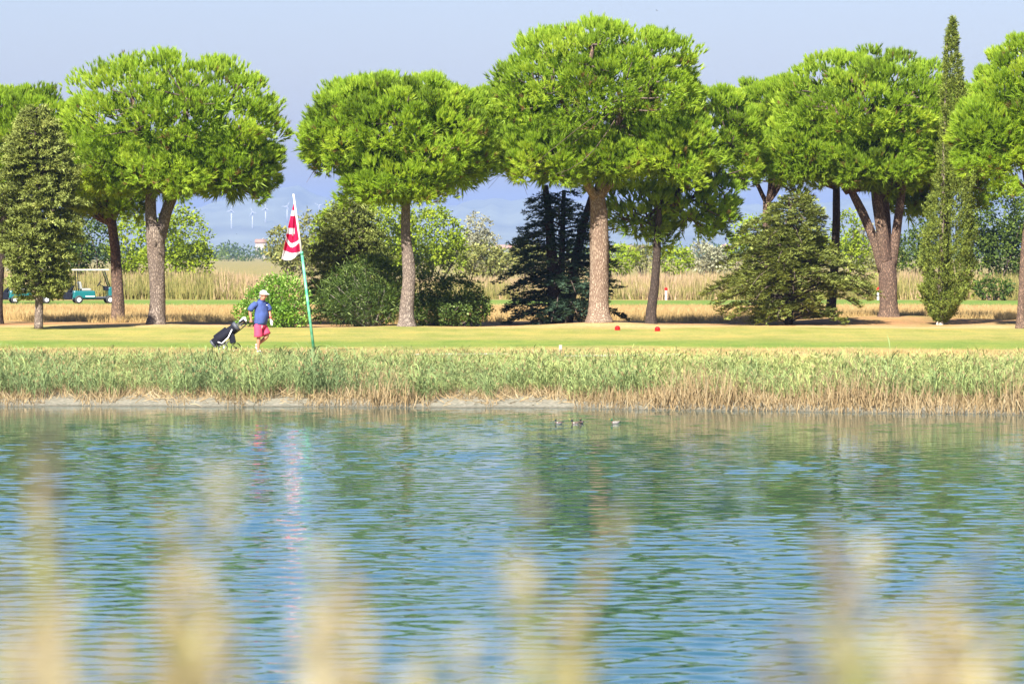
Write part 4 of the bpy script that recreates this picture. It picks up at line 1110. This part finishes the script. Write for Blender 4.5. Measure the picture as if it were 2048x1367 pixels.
# ------------------------------------------------------------------ golf trolley, bag and clubs
tr_loc = (gx(520, MD), MD - .25, float(ground_z(gx(520, MD), MD)))
trolley = empty('golf_trolley', tr_loc, 'two wheeled golf trolley with thin spoked wheels behind the golfer', 'trolley')
tube_obj('shaft', [(-1.12, .05, .3), (-.85, .05, .42), (-.5, .05, .68), (-.27, .045, .885)], .014, M_DARK, trolley)
tube_obj('grip', [(-.3, .045, .89), (-.235, .045, .893), (-.15, .045, .9)], .017, M_RUB, trolley)
tube_obj('axle', [(-.97, -.24, .15), (-.84, .05, .36), (-.66, .34, .15)], .012, M_STEEL, trolley)
tube_obj('bag_rest', [(-1.2, -.06, .2), (-1.22, .05, .17), (-1.2, .16, .2)], .012, M_STEEL, trolley)
tube_obj('support_leg', [(-.84, .05, .36), (-1.0, .05, .24), (-1.17, .05, .18)], .012, M_STEEL, trolley)
for wx_, wy_ in ((-.97, -.24), (-.66, .34)):
    w = empty('wheel', (wx_, wy_, .15)); w.parent = trolley
    w.rotation_euler = (0, 0, R(25))
    th_ = np.linspace(0, 2 * np.pi, 25)
    ring = np.stack([.135 * np.cos(th_), 0 * th_, .135 * np.sin(th_)], -1)
    tube_obj('tyre', ring, .014, M_RUB, w, 8)
    tube_obj('hub', [(0, -.02, 0), (0, .02, 0)], .022, M_GREY, w, 10)
    for q in range(8):
        c_, s_ = math.cos(q * math.pi / 4), math.sin(q * math.pi / 4)
        tube_obj('spoke', [(.02 * c_, 0, .02 * s_), (.128 * c_, 0, .128 * s_)], .004, M_STEEL, w, 5)
bag = empty('golf_bag', tr_loc, 'black golf bag with white straps strapped on the trolley', 'golf bag')
b0, b1 = np.array([-1.27, .05, .27]), np.array([-.66, .05, .73]); bd = nrm(b1 - b0); up_ = nrm(np.array([-bd[2], 0, bd[0]]))
tube_obj('bag_body', [b0, b0 + bd * .02, b0 + bd * .35, b1 - bd * .03, b1], [.1, .125, .13, .12, .125], M_DARK, bag, 18)
tube_obj('top_cuff', [b1 - bd * .02, b1 + bd * .07], [.135, .14], M_GREY, bag, 18)
ang = -math.atan2(bd[2], bd[0])
for off, sz, dy in ((.3, (.42, .1, .09), 0), (.2, (.3, .09, .1), .0)):
    pass
box('side_pocket', (.42, .09, .13), tuple(b0 + bd * .34 + up_ * .11), M_DARK, bag, .03, (0, ang, 0))
box('ball_pocket', (.24, .16, .1), tuple(b0 + bd * .2 - up_ * .12), M_DARK, bag, .03, (0, ang, 0))
box('hood_pocket', (.16, .12, .26), (-.74, .0, .42), M_DARK, bag, .03, (0, R(-12), 0))
tube_obj('strap', [b1 - bd * .1 - np.array([0, .13, 0]), b0 + bd * .5 + np.array([.03, -.17, -.12]), b0 + bd * .3 + np.array([.02, -.16, -.16]), b0 + bd * .18 - np.array([0, .13, .05])], .017, M_WHITE, bag, 6)
tube_obj('base_ring', [b0 - bd * .03, b0 + bd * .03], [.115, .13], M_GREY, bag, 18)
cl = [((.05, .03, .35), M_WHITE, 'golf club with large white head cover'), ((.02, -.06, .29), M_DARK, 'golf club with black head cover, hanging lowest'), ((-.03, .05, .27), M_GREY, 'golf club with grey head cover'), ((.0, -.02, .33), M_WHITE, 'golf club with slim white head cover'), ((-.05, .0, .2), M_STEEL, 'short iron golf club with bare steel head')]
for (o1, o2, ln), mt, lab in cl:
    r_ = empty('golf_club', tuple(np.array(tr_loc) + b1 - bd * .5), lab, 'golf club', 'clubs in the golf bag')
    s0 = up_ * o1 + np.array([0, o2, 0])
    tube_obj('shaft', [s0 * .5, s0 + bd * (.5 + ln * .55)], .007, M_STEEL, r_, 6)
    e = s0 + bd * (.5 + ln * .5); tip = s0 * 1.3 + bd * (.5 + ln)
    if mt is M_STEEL: skin('head', [(*e, .01, .01), (*tip, .016, .01), (*(tip + up_ * .07), .024, .01)], chain(0, 3), mt, r_, sub=1)
    else: skin('head_cover', [(*e, .022, .022), (*(e * .4 + tip * .6), .034, .034), (*tip, .045, .042), (*(tip + bd * .02 - up_ * .07), .036, .034)], chain(0, 4), mt, r_, sub=2)

# ------------------------------------------------------------------ golf flag
FD = 107.0
fx = gx(628, FD); fz = float(ground_z(fx, FD)); pmF = F / FD
flag = empty('golf_flag', (fx, FD, fz), 'leaning green and white flagstick with red and white flag', 'flag')
def fl(px, py, dy=0): return np.array([gx(px, FD) - fx, dy, gz(py, FD) - fz])
m, nt, out = nodes_of('green_pole'); b_ = N(nt, 'ShaderNodeBsdfPrincipled'); b_.inputs['Roughness'].default_value = .5
tc = N(nt, 'ShaderNodeTexCoord'); nz = N(nt, 'ShaderNodeTexNoise'); nz.inputs['Scale'].default_value = 5; nt.links.new(tc.outputs['Object'], nz.inputs['Vector'])
rp = ramp(nt, [(.35, (.02, .24, .13)), (.7, (.16, .4, .25))], nz.outputs['Fac']); nt.links.new(rp.outputs[0], b_.inputs['Base Color']); nt.links.new(b_.outputs[0], out.inputs[0])
tube_obj('lower_pole', [fl(629, 712), fl(603.5, 505)], [.042, .036], m, flag, 12)
tube_obj('upper_pole', [fl(603.7, 507), fl(587, 388)], [.03, .022], M_WHITE, flag, 10)
tube_obj('pole_sleeve', [fl(603.9, 509), fl(603.2, 503)], [.046, .046], m, flag, 12)
nu, nv = 130, 64
V, pyv, vv = [], [], []
for i in range(nu):
    u = i / (nu - 1); py = 408 + u * 97; pxp = 587 + (py - 388) / (507 - 388) * 16.7
    wd = 2.0 + 37.5 * u ** .92
    for j in range(nv):
        v = j / (nv - 1)
        pyy = py + v * (13 * u ** 2 + 3 * np.sin(v * 3.0) * u) + 6 * u ** 6 * np.sin(v * np.pi)
        V.append(fl(pxp - v * wd + 1.2 * np.sin(v * 6 + u * 4) * u, pyy, (.16 * np.sin(v * 7.5 + u * 2.2) + .07 * np.sin(v * 13 - u * 5)) * (u + .1) * (.3 + .7 * v))); pyv.append(py + v * 8 * u); vv.append(v)
pyv = np.array(pyv); vv = np.array(vv)
Q = [(i * nv + j, i * nv + j + 1, (i + 1) * nv + j + 1, (i + 1) * nv + j) for i in range(nu - 1) for j in range(nv - 1)]
me = bpy.data.meshes.new('flag_cloth'); me.from_pydata([tuple(v) for v in V], [], Q)
def cloth(name, c):
    m, nt, out = nodes_of(name); d = N(nt, 'ShaderNodeBsdfDiffuse'); d.inputs[0].default_value = (*c, 1); t = N(nt, 'ShaderNodeBsdfTranslucent'); t.inputs[0].default_value = (*c, 1)
    ms = N(nt, 'ShaderNodeMixShader'); ms.inputs[0].default_value = .25; nt.links.new(d.outputs[0], ms.inputs[1]); nt.links.new(t.outputs[0], ms.inputs[2]); nt.links.new(ms.outputs[0], out.inputs[0]); return m
me.materials.append(cloth('flag_red', (.46, .015, .06))); me.materials.append(cloth('flag_white', (.6, .58, .58)))
for f in me.polygons:
    vs_ = list(f.vertices); p_ = pyv[vs_].mean(); v_ = vv[vs_].mean()
    arc = 480 + 9 * (1 - ((v_ - .5) / .5) ** 2) - 4 * v_
    white = (421 < p_ < 432) or (456 < p_ < 467 and v_ > .3) or (arc - 3.5 < p_ < arc + 3.5) or p_ > 497 + 5 * (1 - v_) or v_ < .05 or (.42 < v_ < .5 and 467 < p_ < 470)
    f.material_index = 1 if white else 0
    f.use_smooth = True
fo = obj('cloth', me, None, flag); md = fo.modifiers.new('thick', 'SOLIDIFY'); md.thickness = .006

# ------------------------------------------------------------------ ducks
M_DG = plain('duck_green_head', (.01, .09, .03), .35); M_DB = plain('duck_grey_body', (.2, .18, .165), .8, noise=.2, scale=30)
M_DBR = plain('duck_brown_breast', (.08, .04, .03), .7); M_BILL = plain('yellow_bill', (.3, .22, .015), .6); M_DK = plain('dark_feathers', (.012, .014, .014), .5)
def duck(px, py, label, rz, head, s=1.0):
    D = 3.73 * F / (py - HZ)
    r_ = empty('duck', (gx(px, D), D, -1.0), label, 'duck', 'ducks swimming near the far bank', rz); r_.scale = (s, s, s)
    skin('body', [(-.09, 0, .02, .035, .03), (-.03, 0, .025, .05, .042), (.04, 0, .025, .048, .04), (.1, 0, .045, .02, .018)], chain(0, 4), M_DB, r_)
    skin('breast', [(-.1, 0, .02, .03, .027), (-.06, 0, .025, .044, .04), (-.085, 0, .06, .026, .024)], [(0, 1), (1, 2)], M_DBR, r_)
    h = skin('head', [(-.085, 0, .06, .028, .028), (-.09, 0, .095, .027, .027), (-.1, 0, .125, .038, .034)], chain(0, 3), head, r_)
    skin('bill', [(-.125, 0, .118, .01, .013), (-.155, 0, .11, .006, .013)], [(0, 1)], M_BILL, h, sub=1)
    skin('tail', [(.09, 0, .045, .022, .016), (.135, 0, .06, .008, .012)], [(0, 1)], M_DK, r_, sub=1)
    for y_ in (-1, 1): skin('wing', [(-.04, .038 * y_, .04, .012, .024), (.06, .034 * y_, .045, .01, .016), (.1, .015 * y_, .055, .005, .006)], chain(0, 3), M_DB if head is M_DG else M_DBR, r_, sub=1)
duck(1118, 847, 'leftmost of the four ducks, dark headed', R(8), M_DK, .82)
duck(1151, 848, 'dark headed duck just left of its upright neighbour', R(10), M_DK, .86)
duck(1163, 846.5, 'duck turned away, close on the right of another duck', R(75), M_DK, .9)
duck(1231, 847, 'green headed drake swimming apart at the right', R(-4), M_DG, .9)

# ------------------------------------------------------------------ tee markers and posts
def tee(px, py, label):
    D = gd(py + 3); x_ = gx(px, D); r_ = empty('tee_marker', (x_, D, float(ground_z(x_, D))), label, 'tee marker', 'red tee markers')
    lathe('dome', [(.005, .165), (.05, .158), (.088, .12), (.1, .075), (.092, .035), (.07, .0)], M_RED, r_, 14)
    lathe('base_plate', [(.0, .014), (.115, .014), (.118, .0)], M_RED, r_, 14)
tee(1235, 656, 'red tee marker at the foot of the thick tan trunk'); tee(1315, 659, 'red tee marker right of the thin bent trunk foot')
def post(px, ybase, h, w, mat, label, capm=None):
    D = gd(ybase); x_ = gx(px, D); r_ = empty('marker_post', (x_, D, float(ground_z(x_, D)) - .02), label, 'post', 'marker posts')
    box('post', (w, w, h), (0, 0, h / 2), mat, r_, .012)
    if capm: lathe('cap', [(.001, h + w * 1.5), (w * .8, h + w * 1.2), (w * .95, h + w * .5), (w * .8, h - .02)], capm, r_, 10)
    else: box('cap', (w * 1.15, w * 1.15, .03), (0, 0, h + .014), mat, r_, .008)
post(1332, 599, .62, .11, M_WHITE, 'white post with red top in the far rough, right of the thin trunk', M_RED)
post(1756, 600, .62, .11, M_WHITE, 'post with red top peeping out left of the split brown trunk', M_RED)
post(446, 598, .55, .13, plain('lilac_white', (.42, .36, .4), .8), 'pale lilac post on the far fairway edge left of the golfer')
post(431, 598, .45, .12, plain('orange_paint', (.42, .16, .06), .7), 'orange post beside the pale lilac post')
post(1121, 706, .22, .08, plain('pinkish_white', (.36, .28, .26), .8), 'short pinkish white post above the reeds in the middle')

# ------------------------------------------------------------------ golf carts
M_TEAL = plain('teal_paint', (.003, .09, .095), .3, noise=.08); M_ROOF = plain('cream_roof', (.58, .54, .44), .5); M_SEAT = plain('pale_vinyl', (.22, .22, .21), .5)
gm, gnt, gout = nodes_of('windscreen'); t_ = N(gnt, 'ShaderNodeBsdfTransparent'); t_.inputs[0].default_value = (.72, .8, .78, 1); gl = N(gnt, 'ShaderNodeBsdfGlossy'); gl.inputs['Roughness'].default_value = .05
gmx = N(gnt, 'ShaderNodeMixShader'); gmx.inputs[0].default_value = .14; gnt.links.new(t_.outputs[0], gmx.inputs[1]); gnt.links.new(gl.outputs[0], gmx.inputs[2]); gnt.links.new(gmx.outputs[0], gout.inputs[0])
CD = 213.0
cart = empty('golf_cart', (gx(181, CD), CD, float(ground_z(gx(181, CD), CD))), 'teal golf cart with cream roof and windscreen left of the dark trunk', 'golf cart', 'golf carts parked on the far fairway', R(14))
bdy = box('rear_body', (1.3, 1.1, .42), (-.42, 0, .5), M_TEAL, cart, .07, taper=(.9, .95, .02))
box('side_stripe', (.5, .012, .06), (-.1, -.553, .42), M_WHITE, bdy, .004).location = (.32, -.556, -.1)
box('chassis', (2.5, .9, .1), (.05, 0, .27), M_GREY, cart, .02)
box('floor', (.62, 1.08, .06), (.52, 0, .34), M_GREY, cart, .015)
box('front_cowl', (.42, 1.08, .62), (1.12, 0, .62), M_TEAL, cart, .08, (0, R(-10), 0), taper=(.62, .9, -.05))
box('dashboard', (.2, 1.0, .24), (.86, 0, .84), M_DARK, cart, .04)
box('bumper', (.1, .95, .12), (1.42, 0, .36), M_DARK, cart, .03)
for y_ in (-.36, .36): lathe('headlight', [(.001, .03), (.06, .025), (.075, 0)], M_WHITE, cart, 12, (1.36, y_, .7), (0, R(90), 0))
box('seat', (.52, 1.0, .14), (-.28, 0, .77), M_SEAT, cart, .05)
box('seat_back', (.12, 1.0, .42), (-.6, 0, 1.0), M_SEAT, cart, .05, (0, R(-12), 0))
box('bag_well', (.4, .95, .4), (-1.28, 0, .42), M_DARK, cart, .04, taper=(.8, .95, .03))
rf = box('roof', (2.05, 1.15, .075), (-.05, 0, 1.86), M_ROOF, cart, .035)
for x0_, x1_, z0_ in ((-.72, -.8, .7), (1.02, .72, .9)):
    for y_ in (-.47, .47): tube_obj('roof_post', [(x0_, y_, z0_), (x1_, y_, 1.83)], .022, M_DARK, cart, 8)
box('windscreen', (.012, .9, .84), (.89, 0, 1.38), gm, cart, .0, (0, R(-17), 0))
tube_obj('steering_column', [(.82, -.25, .85), (.45, -.25, 1.08)], .022, M_DARK, cart, 8)
th_ = np.linspace(0, 2 * np.pi, 21); n_ = nrm(np.array([-.37, 0, .23])); s_ = np.array([0, 1., 0]); u_ = np.cross(n_, s_)
tube_obj('steering_wheel', np.array([.44, -.25, 1.09]) + .17 * (np.cos(th_)[:, None] * s_ + np.sin(th_)[:, None] * u_), .018, M_DARK, cart, 7)
for x_, y_ in ((-.72, -.5), (-.72, .5), (1.02, -.5), (1.02, .5)):
    w = lathe('wheel', [(.12, -.09), (.2, -.09), (.225, -.06), (.225, .06), (.2, .09), (.12, .09)], M_RUB, cart, 20, (x_, y_, .225), (R(90), 0, 0))
    lathe('rim', [(.001, .07), (.04, .075), (.05, .05), (.12, .07), (.13, .09)], M_WHITE, w, 16)
    lathe('rim', [(.13, -.09), (.12, -.07), (.05, -.05), (.04, -.075), (.001, -.07)], M_WHITE, w, 16)
tube_obj('carried_bag', [(-1.25, -.2, .5), (-1.0, -.2, 1.05)], [.13, .12], M_DARK, cart, 12)
c2 = copy_tree(cart); c2.location.x = gx(54, CD); c2['label'] = 'second teal golf cart mostly hidden behind the olive conifer'
c2.location.z = float(ground_z(c2.location.x, CD))

# ------------------------------------------------------------------ far houses, wind turbines, birds
M_WALL = plain('far_plaster', (.28, .25, .22), .9, noise=.1, scale=.5); M_TILE = plain('roof_tiles', (.24, .14, .1), .9, noise=.2, scale=1.5); M_WIN = plain('dark_window', (.03, .035, .04), .3)
def house(px, D, w, h, label, nwin):
    x_ = gx(px, D); r_ = empty('farmhouse', (x_, D, 0), label, 'house', 'far houses on the plain')
    box('wall', (w, 8, h), (0, 0, h / 2), M_WALL, r_, .03)
    S = Soup(); a_ = w / 2 + .5; S.add([(-a_, -4.6, h), (a_, -4.6, h), (a_, 4.6, h), (-a_, 4.6, h), (-a_, 0, h + 2.2), (a_, 0, h + 2.2)], [(0, 1, 5), (0, 5, 4), (2, 3, 4), (2, 4, 5), (0, 4, 3), (1, 2, 5), (0, 2, 1), (0, 3, 2)])
    rf = obj('roof', S.mesh('house_roof'), M_TILE, r_)
    box('chimney', (.7, .7, 1.4), (w * .2, .4, h + 2.2), M_WALL, rf, .02)
    for k in range(nwin): box('window', (1.1, .12, 1.4), (-w / 2 + (k + .5) * w / nwin, -4.03, h * .6), M_WIN, r_, .01)
    box('door', (1.2, .12, 2.2), (w / nwin * .0 + w * .02, -4.03, 1.1), M_WIN, r_, .01)
house(522, 2300, 6, 9.5, 'tiny pale house among the distant woods left of the flag', 2)
house(1020, 2300, 36, 6.2, 'long low red roofed farmhouse seen through the dark spruce', 7)
house(1255, 2300, 20, 6.0, 'pale farmhouse just right of the thick tan trunk', 4)
house(1447, 2300, 6, 6.4, 'small house right of the small pine foliage', 2)

M_TURB = plain('turbine_white', (.34, .34, .34), .5)
Dh, dep = 11500, 2600
def hill_base(px, pyb):
    top = float(np.interp(px, [430, 480, 540, 595, 645, 700], [408, 394, 379, 374, 390, 410])); zt = gz(top, Dh)
    for f in np.linspace(.02, 1, 300):
        d_ = Dh - dep * (1 - f); z_ = zt * np.sin(f * np.pi / 2) ** 1.15
        if HZ - (z_ - CH) * F / d_ <= pyb: return d_, z_
    return Dh, zt
for px, pyt, pyb, ro, lab in ((465, 420, 460, 10, 'leftmost wind turbine on the hill, tallest of them'), (507, 424, 455, 100, 'second wind turbine from the left on the hill'), (533, 416, 441, 0, 'wind turbine nearest the hill centre, third from left'), (576, 413, 436, 30, 'wind turbine right behind the flag top'), (640, 411, 435, 60, 'wind turbine at the right slope of the hill, beside the cedar')):
    d_, z_ = hill_base(px, pyb); hgt = (pyb - pyt) / F * d_ + 6
    t = empty('wind_turbine', (gx(px, d_), d_ - 30, z_ - 8), lab, 'wind turbine', 'wind turbines on the hill')
    tube_obj('tower', [(0, 0, -6), (0, 0, hgt)], [2.0, 1.3], M_TURB, t, 10)
    box('nacelle', (4, 9, 4), (0, -1, hgt + 1), M_TURB, t, .6)
    for k in range(3):
        a_ = R(ro + 120 * k); dv = np.array([math.sin(a_), 0, math.cos(a_)])
        tube_obj('blade', [np.array([0, -6, hgt + 1]), np.array([0, -6, hgt + 1]) + dv * 5, np.array([0, -6, hgt + 1]) + dv * 14], [.8, 1.0, .3], M_TURB, t, 6)
    lathe('hub', [(.01, 2.4), (1.2, 1.8), (1.7, 0)], M_TURB, t, 10, (0, -5, hgt + 1), (R(90), 0, 0))

def bird(px, py, D, span, bank, label):
    r_ = empty('bird', (gx(px, D), D, gz(py, D)), label, 'bird', 'small birds in the sky'); r_.rotation_euler = (R(20), R(bank), R(30))
    skin('body', [(-.3 * span, 0, 0, .02 * span), (-.05 * span, 0, 0, .06 * span), (.15 * span, 0, .01, .05 * span), (.24 * span, 0, .01, .02 * span)], chain(0, 4), M_DK, r_, sub=1)
    for s_ in (-1, 1): skin('wing', [(.08 * span, .03 * s_ * span, 0, .05 * span, .012 * span), (.06 * span, .25 * s_ * span, .06 * span, .045 * span, .01 * span), (-.08 * span, .5 * s_ * span, .02 * span, .012 * span, .006 * span)], chain(0, 3), M_DK, r_, sub=1)
bird(1313, 22, 240, .3, 35, 'small dark bird above the tallest pine'); bird(1895, 38, 240, .26, -30, 'small dark bird beside the cypress tip')
bird(473, 468, 230, .14, 20, 'tiny bird in front of the hill, right of the forked pine'); bird(502, 484, 230, .16, 70, 'tiny bird above the distant woods')

# ------------------------------------------------------------------ out of focus reeds on the near bank
M_RSTEM = plain('reed_stem', (.2, .2, .07), .8, noise=.2); M_RLEAF = foliage('near_reed_leaf', [(0, (.07, .12, .04)), (1, (.24, .25, .08))], .4, .04)
def plume_mat(n_, c): 
    return foliage(n_, [(0, tuple(np.array(c) * .8)), (1, tuple(np.minimum(np.array(c) * 1.2, 1)))], .35, .02, 1.0)
PM = {'tan': plume_mat('tan_plume', (.38, .315, .19)), 'pale': plume_mat('pale_plume', (.42, .375, .27)), 'grey': plume_mat('grey_plume', (.2, .175, .145)), 'green': plume_mat('green_plume', (.25, .25, .1))}
def near_reed(px, py, D, Lpx, tilt, kind, label, seed, fat=1.0):
    g = np.random.default_rng(seed); pm = F / D
    x_ = gx(px, D); zt = gz(py, D); zg = float(ground_z(x_, D)); Hh = zt - zg; L = Lpx / pm
    lean = tilt * L
    r_ = empty('reed', (x_ - lean * 1.6, D, zg - .02), label, 'reed', 'blurred reeds on the near bank')
    top = np.array([lean * 1.6, 0, Hh + .02]); pb = np.array([lean * .6, 0, Hh - L])
    tube_obj('stem', [(0, 0, 0), (0, 0, (Hh - L) * .6), pb, pb * .6 + top * .4], [.005, .0042, .003, .0018], M_RSTEM, r_, 6)
    S = Soup(); n = int(48 * fat)
    t = g.uniform(0, 1, n) ** .9; p = pb + (top - pb) * t[:, None] + np.array([1., 0, 0]) * (lean * .5 * (t ** 2 - t))[:, None]
    d = nrm(np.stack([g.normal(tilt * .8, .62, n), g.normal(0, .62, n), np.full(n, 1.)], -1))
    ln = L * g.uniform(.18, .4, n) * (1.2 - .7 * t)
    tm = [(np.array([[-.5, 0, 0], [.5, 0, 0], [.35, 0, .55], [-.35, 0, .55], [0, 0, 1.]]), np.array([(0, 1, 2), (0, 2, 3), (3, 2, 4)]))]
    scatter(S, tm[0], p, d, np.stack([np.full(n, .0046), np.ones(n), ln], -1), np.clip(g.normal(.5, .25, n), 0, 1))
    obj('plume', S.mesh('plume'), PM[kind], r_)
    for k in range(3):
        hz = (Hh - L) * (.45 + .5 * (k + g.uniform(0, .5)) / 4); az = g.uniform(0, 6.28); o_ = np.array([np.cos(az), np.sin(az) * .4, 0]); ll = g.uniform(.25, .4)
        base = pb * (hz / max(Hh - L, .01)); base[2] = hz
        q = [base, base + o_ * ll * .4 + np.array([0, 0, ll * .5]), base + o_ * ll * .75 + np.array([0, 0, ll * .62]), base + o_ * ll + np.array([0, 0, ll * .45])]
        S = Soup(); sd = nrm(np.cross(o_, [0, 0, 1.])) * .007
        V = []
        for i_, w_ in enumerate((.6, 1, .7, .05)): V += [q[i_] - sd * w_, q[i_] + sd * w_]
        S.add(V, [(0, 1, 3), (0, 3, 2), (2, 3, 5), (2, 5, 4), (4, 5, 7), (4, 7, 6)], g.uniform(.2, .9)); obj('leaf', S.mesh('reed_leaf', True), M_RLEAF, r_)
NR = [(95, 862, 3.6, 190, .02, 'grey', 'dark grey blurred reed plume standing highest at the left', 1.0),
      (62, 905, 3.7, 130, -.1, 'tan', 'small tan blurred plume close left of the dark grey plume', .6),
      (442, 945, 3.4, 330, .05, 'pale', 'faint pale blurred plume reaching high, left of the bright water column', .7),
      (345, 1035, 3.3, 300, -.05, 'tan', 'tan blurred plume below the left pine reflections', 1.0),
      (395, 1150, 3.2, 300, .08, 'tan', 'thick tan blurred plume in the left clump', 1.3), (320, 1190, 3.3, 260, -.12, 'tan', 'tan blurred plume leaning left in the left clump', 1.0),
      (440, 1235, 3.2, 240, .2, 'tan', 'tan blurred plume leaning right in the left clump', 1.1), (370, 1255, 3.1, 200, .0, 'green', 'yellow green blurred plume at the foot of the left clump', .9),
      (25, 1105, 3.4, 200, .15, 'pale', 'pale blurred plume at the left edge', .7), (95, 1165, 3.3, 260, .0, 'tan', 'tan blurred plume in the lower left corner', 1.1),
      (140, 1130, 3.5, 260, .08, 'pale', 'pale blurred plume right of the corner clump', .7), (50, 1230, 3.2, 230, -.1, 'tan', 'low tan blurred plume at the bottom left corner', 1.2),
      (130, 1270, 3.1, 220, .2, 'tan', 'low tan blurred plume leaning right, bottom left', 1.0), (245, 1300, 3.2, 160, .0, 'pale', 'pale blurred plume between the two left clumps', .7),
      (640, 1075, 3.5, 300, -.03, 'pale', 'pale blurred plume in front of the bright water column', .7), (700, 1165, 3.3, 260, .08, 'tan', 'tan blurred plume right of the bright water column', .9),
      (655, 1225, 3.2, 240, -.05, 'tan', 'thick tan blurred plume under the bright water column', 1.4), (735, 1280, 3.1, 180, .2, 'tan', 'low tan blurred plume leaning right, left of centre', .9),
      (845, 1300, 3.3, 160, -.1, 'pale', 'low pale blurred plume left of centre', .7), (935, 1260, 3.4, 190, .05, 'pale', 'whitish blurred plume near the bottom centre', .9),
      (1052, 965, 3.7, 220, -.06, 'grey', 'faint grey blurred plume in the middle of the water', .55), (1035, 1130, 3.4, 300, .0, 'pale', 'narrow pale blurred stalk in the middle', .6),
      (1245, 1030, 3.5, 260, .4, 'tan', 'tan blurred plume leaning right, right of the middle', .8), (1130, 1240, 3.3, 220, .15, 'tan', 'low tan blurred plume right of the pale stalk', .8),
      (1180, 1270, 3.2, 200, .05, 'green', 'low greenish blurred plume right of the pale stalk', .7), (1655, 1010, 3.6, 340, -.02, 'grey', 'tall grey brown blurred plume in the right half', 1.0),
      (1690, 1130, 3.4, 320, .04, 'grey', 'thick grey brown blurred plume in the right clump', 1.1), (1745, 1080, 3.6, 240, .12, 'pale', 'pale blurred plume right of the tall grey plume', .6),
      (1545, 1300, 3.4, 150, -.05, 'grey', 'low grey blurred plume left of the right clump', .8), (1735, 1280, 3.2, 180, .0, 'green', 'low greenish blurred plume at the foot of the right clump', .9),
      (1885, 1155, 3.3, 280, .0, 'tan', 'broad tan blurred plume near the right edge', 1.3), (1835, 1230, 3.2, 240, -.1, 'tan', 'tan blurred plume left of the broad right plume', 1.0),
      (1945, 1240, 3.2, 220, .12, 'tan', 'tan blurred plume right of the broad right plume', 1.0), (1965, 1085, 3.7, 200, .05, 'grey', 'faint grey blurred plume above the broad right plume', .5),
      (2035, 1205, 3.4, 230, .05, 'green', 'yellow green blurred plume at the right edge', .9)]
for k, (px, py, D, L, ti, kd, lab, ft) in enumerate(NR): near_reed(px, py, D * .66, L * 1.1, ti, kd, lab, 300 + k, ft)
rr_ = random.Random(9)
for cx_, w_, y0_, num, kinds, lab in ((85, 90, 1255, 5, ('tan', 'pale'), 'low blurred cream reed merged into the clump at the bottom left corner'), (350, 130, 1245, 8, ('tan', 'pale', 'tan', 'green'), 'low blurred cream reed merged into the left clump'),
        (680, 90, 1265, 5, ('tan', 'pale'), 'low blurred cream reed merged into the clump under the bright water column'), (900, 90, 1320, 4, ('pale', 'green'), 'low blurred whitish reed at the bottom centre'),
        (1150, 80, 1300, 4, ('tan', 'green'), 'low blurred reed right of the pale stalk'), (1680, 120, 1260, 5, ('grey', 'green', 'grey'), 'low blurred grey green reed merged into the right clump'),
        (1890, 120, 1245, 6, ('tan', 'pale'), 'low blurred cream reed merged into the clump by the right edge')):
    for q in range(num):
        near_reed(cx_ + rr_.uniform(-w_, w_), y0_ + rr_.uniform(-20, 70), rr_.uniform(1.75, 2.4), rr_.uniform(200, 300), rr_.uniform(-.25, .3), rr_.choice(kinds), lab, 400 + int(cx_) + q, rr_.uniform(.5, .9))
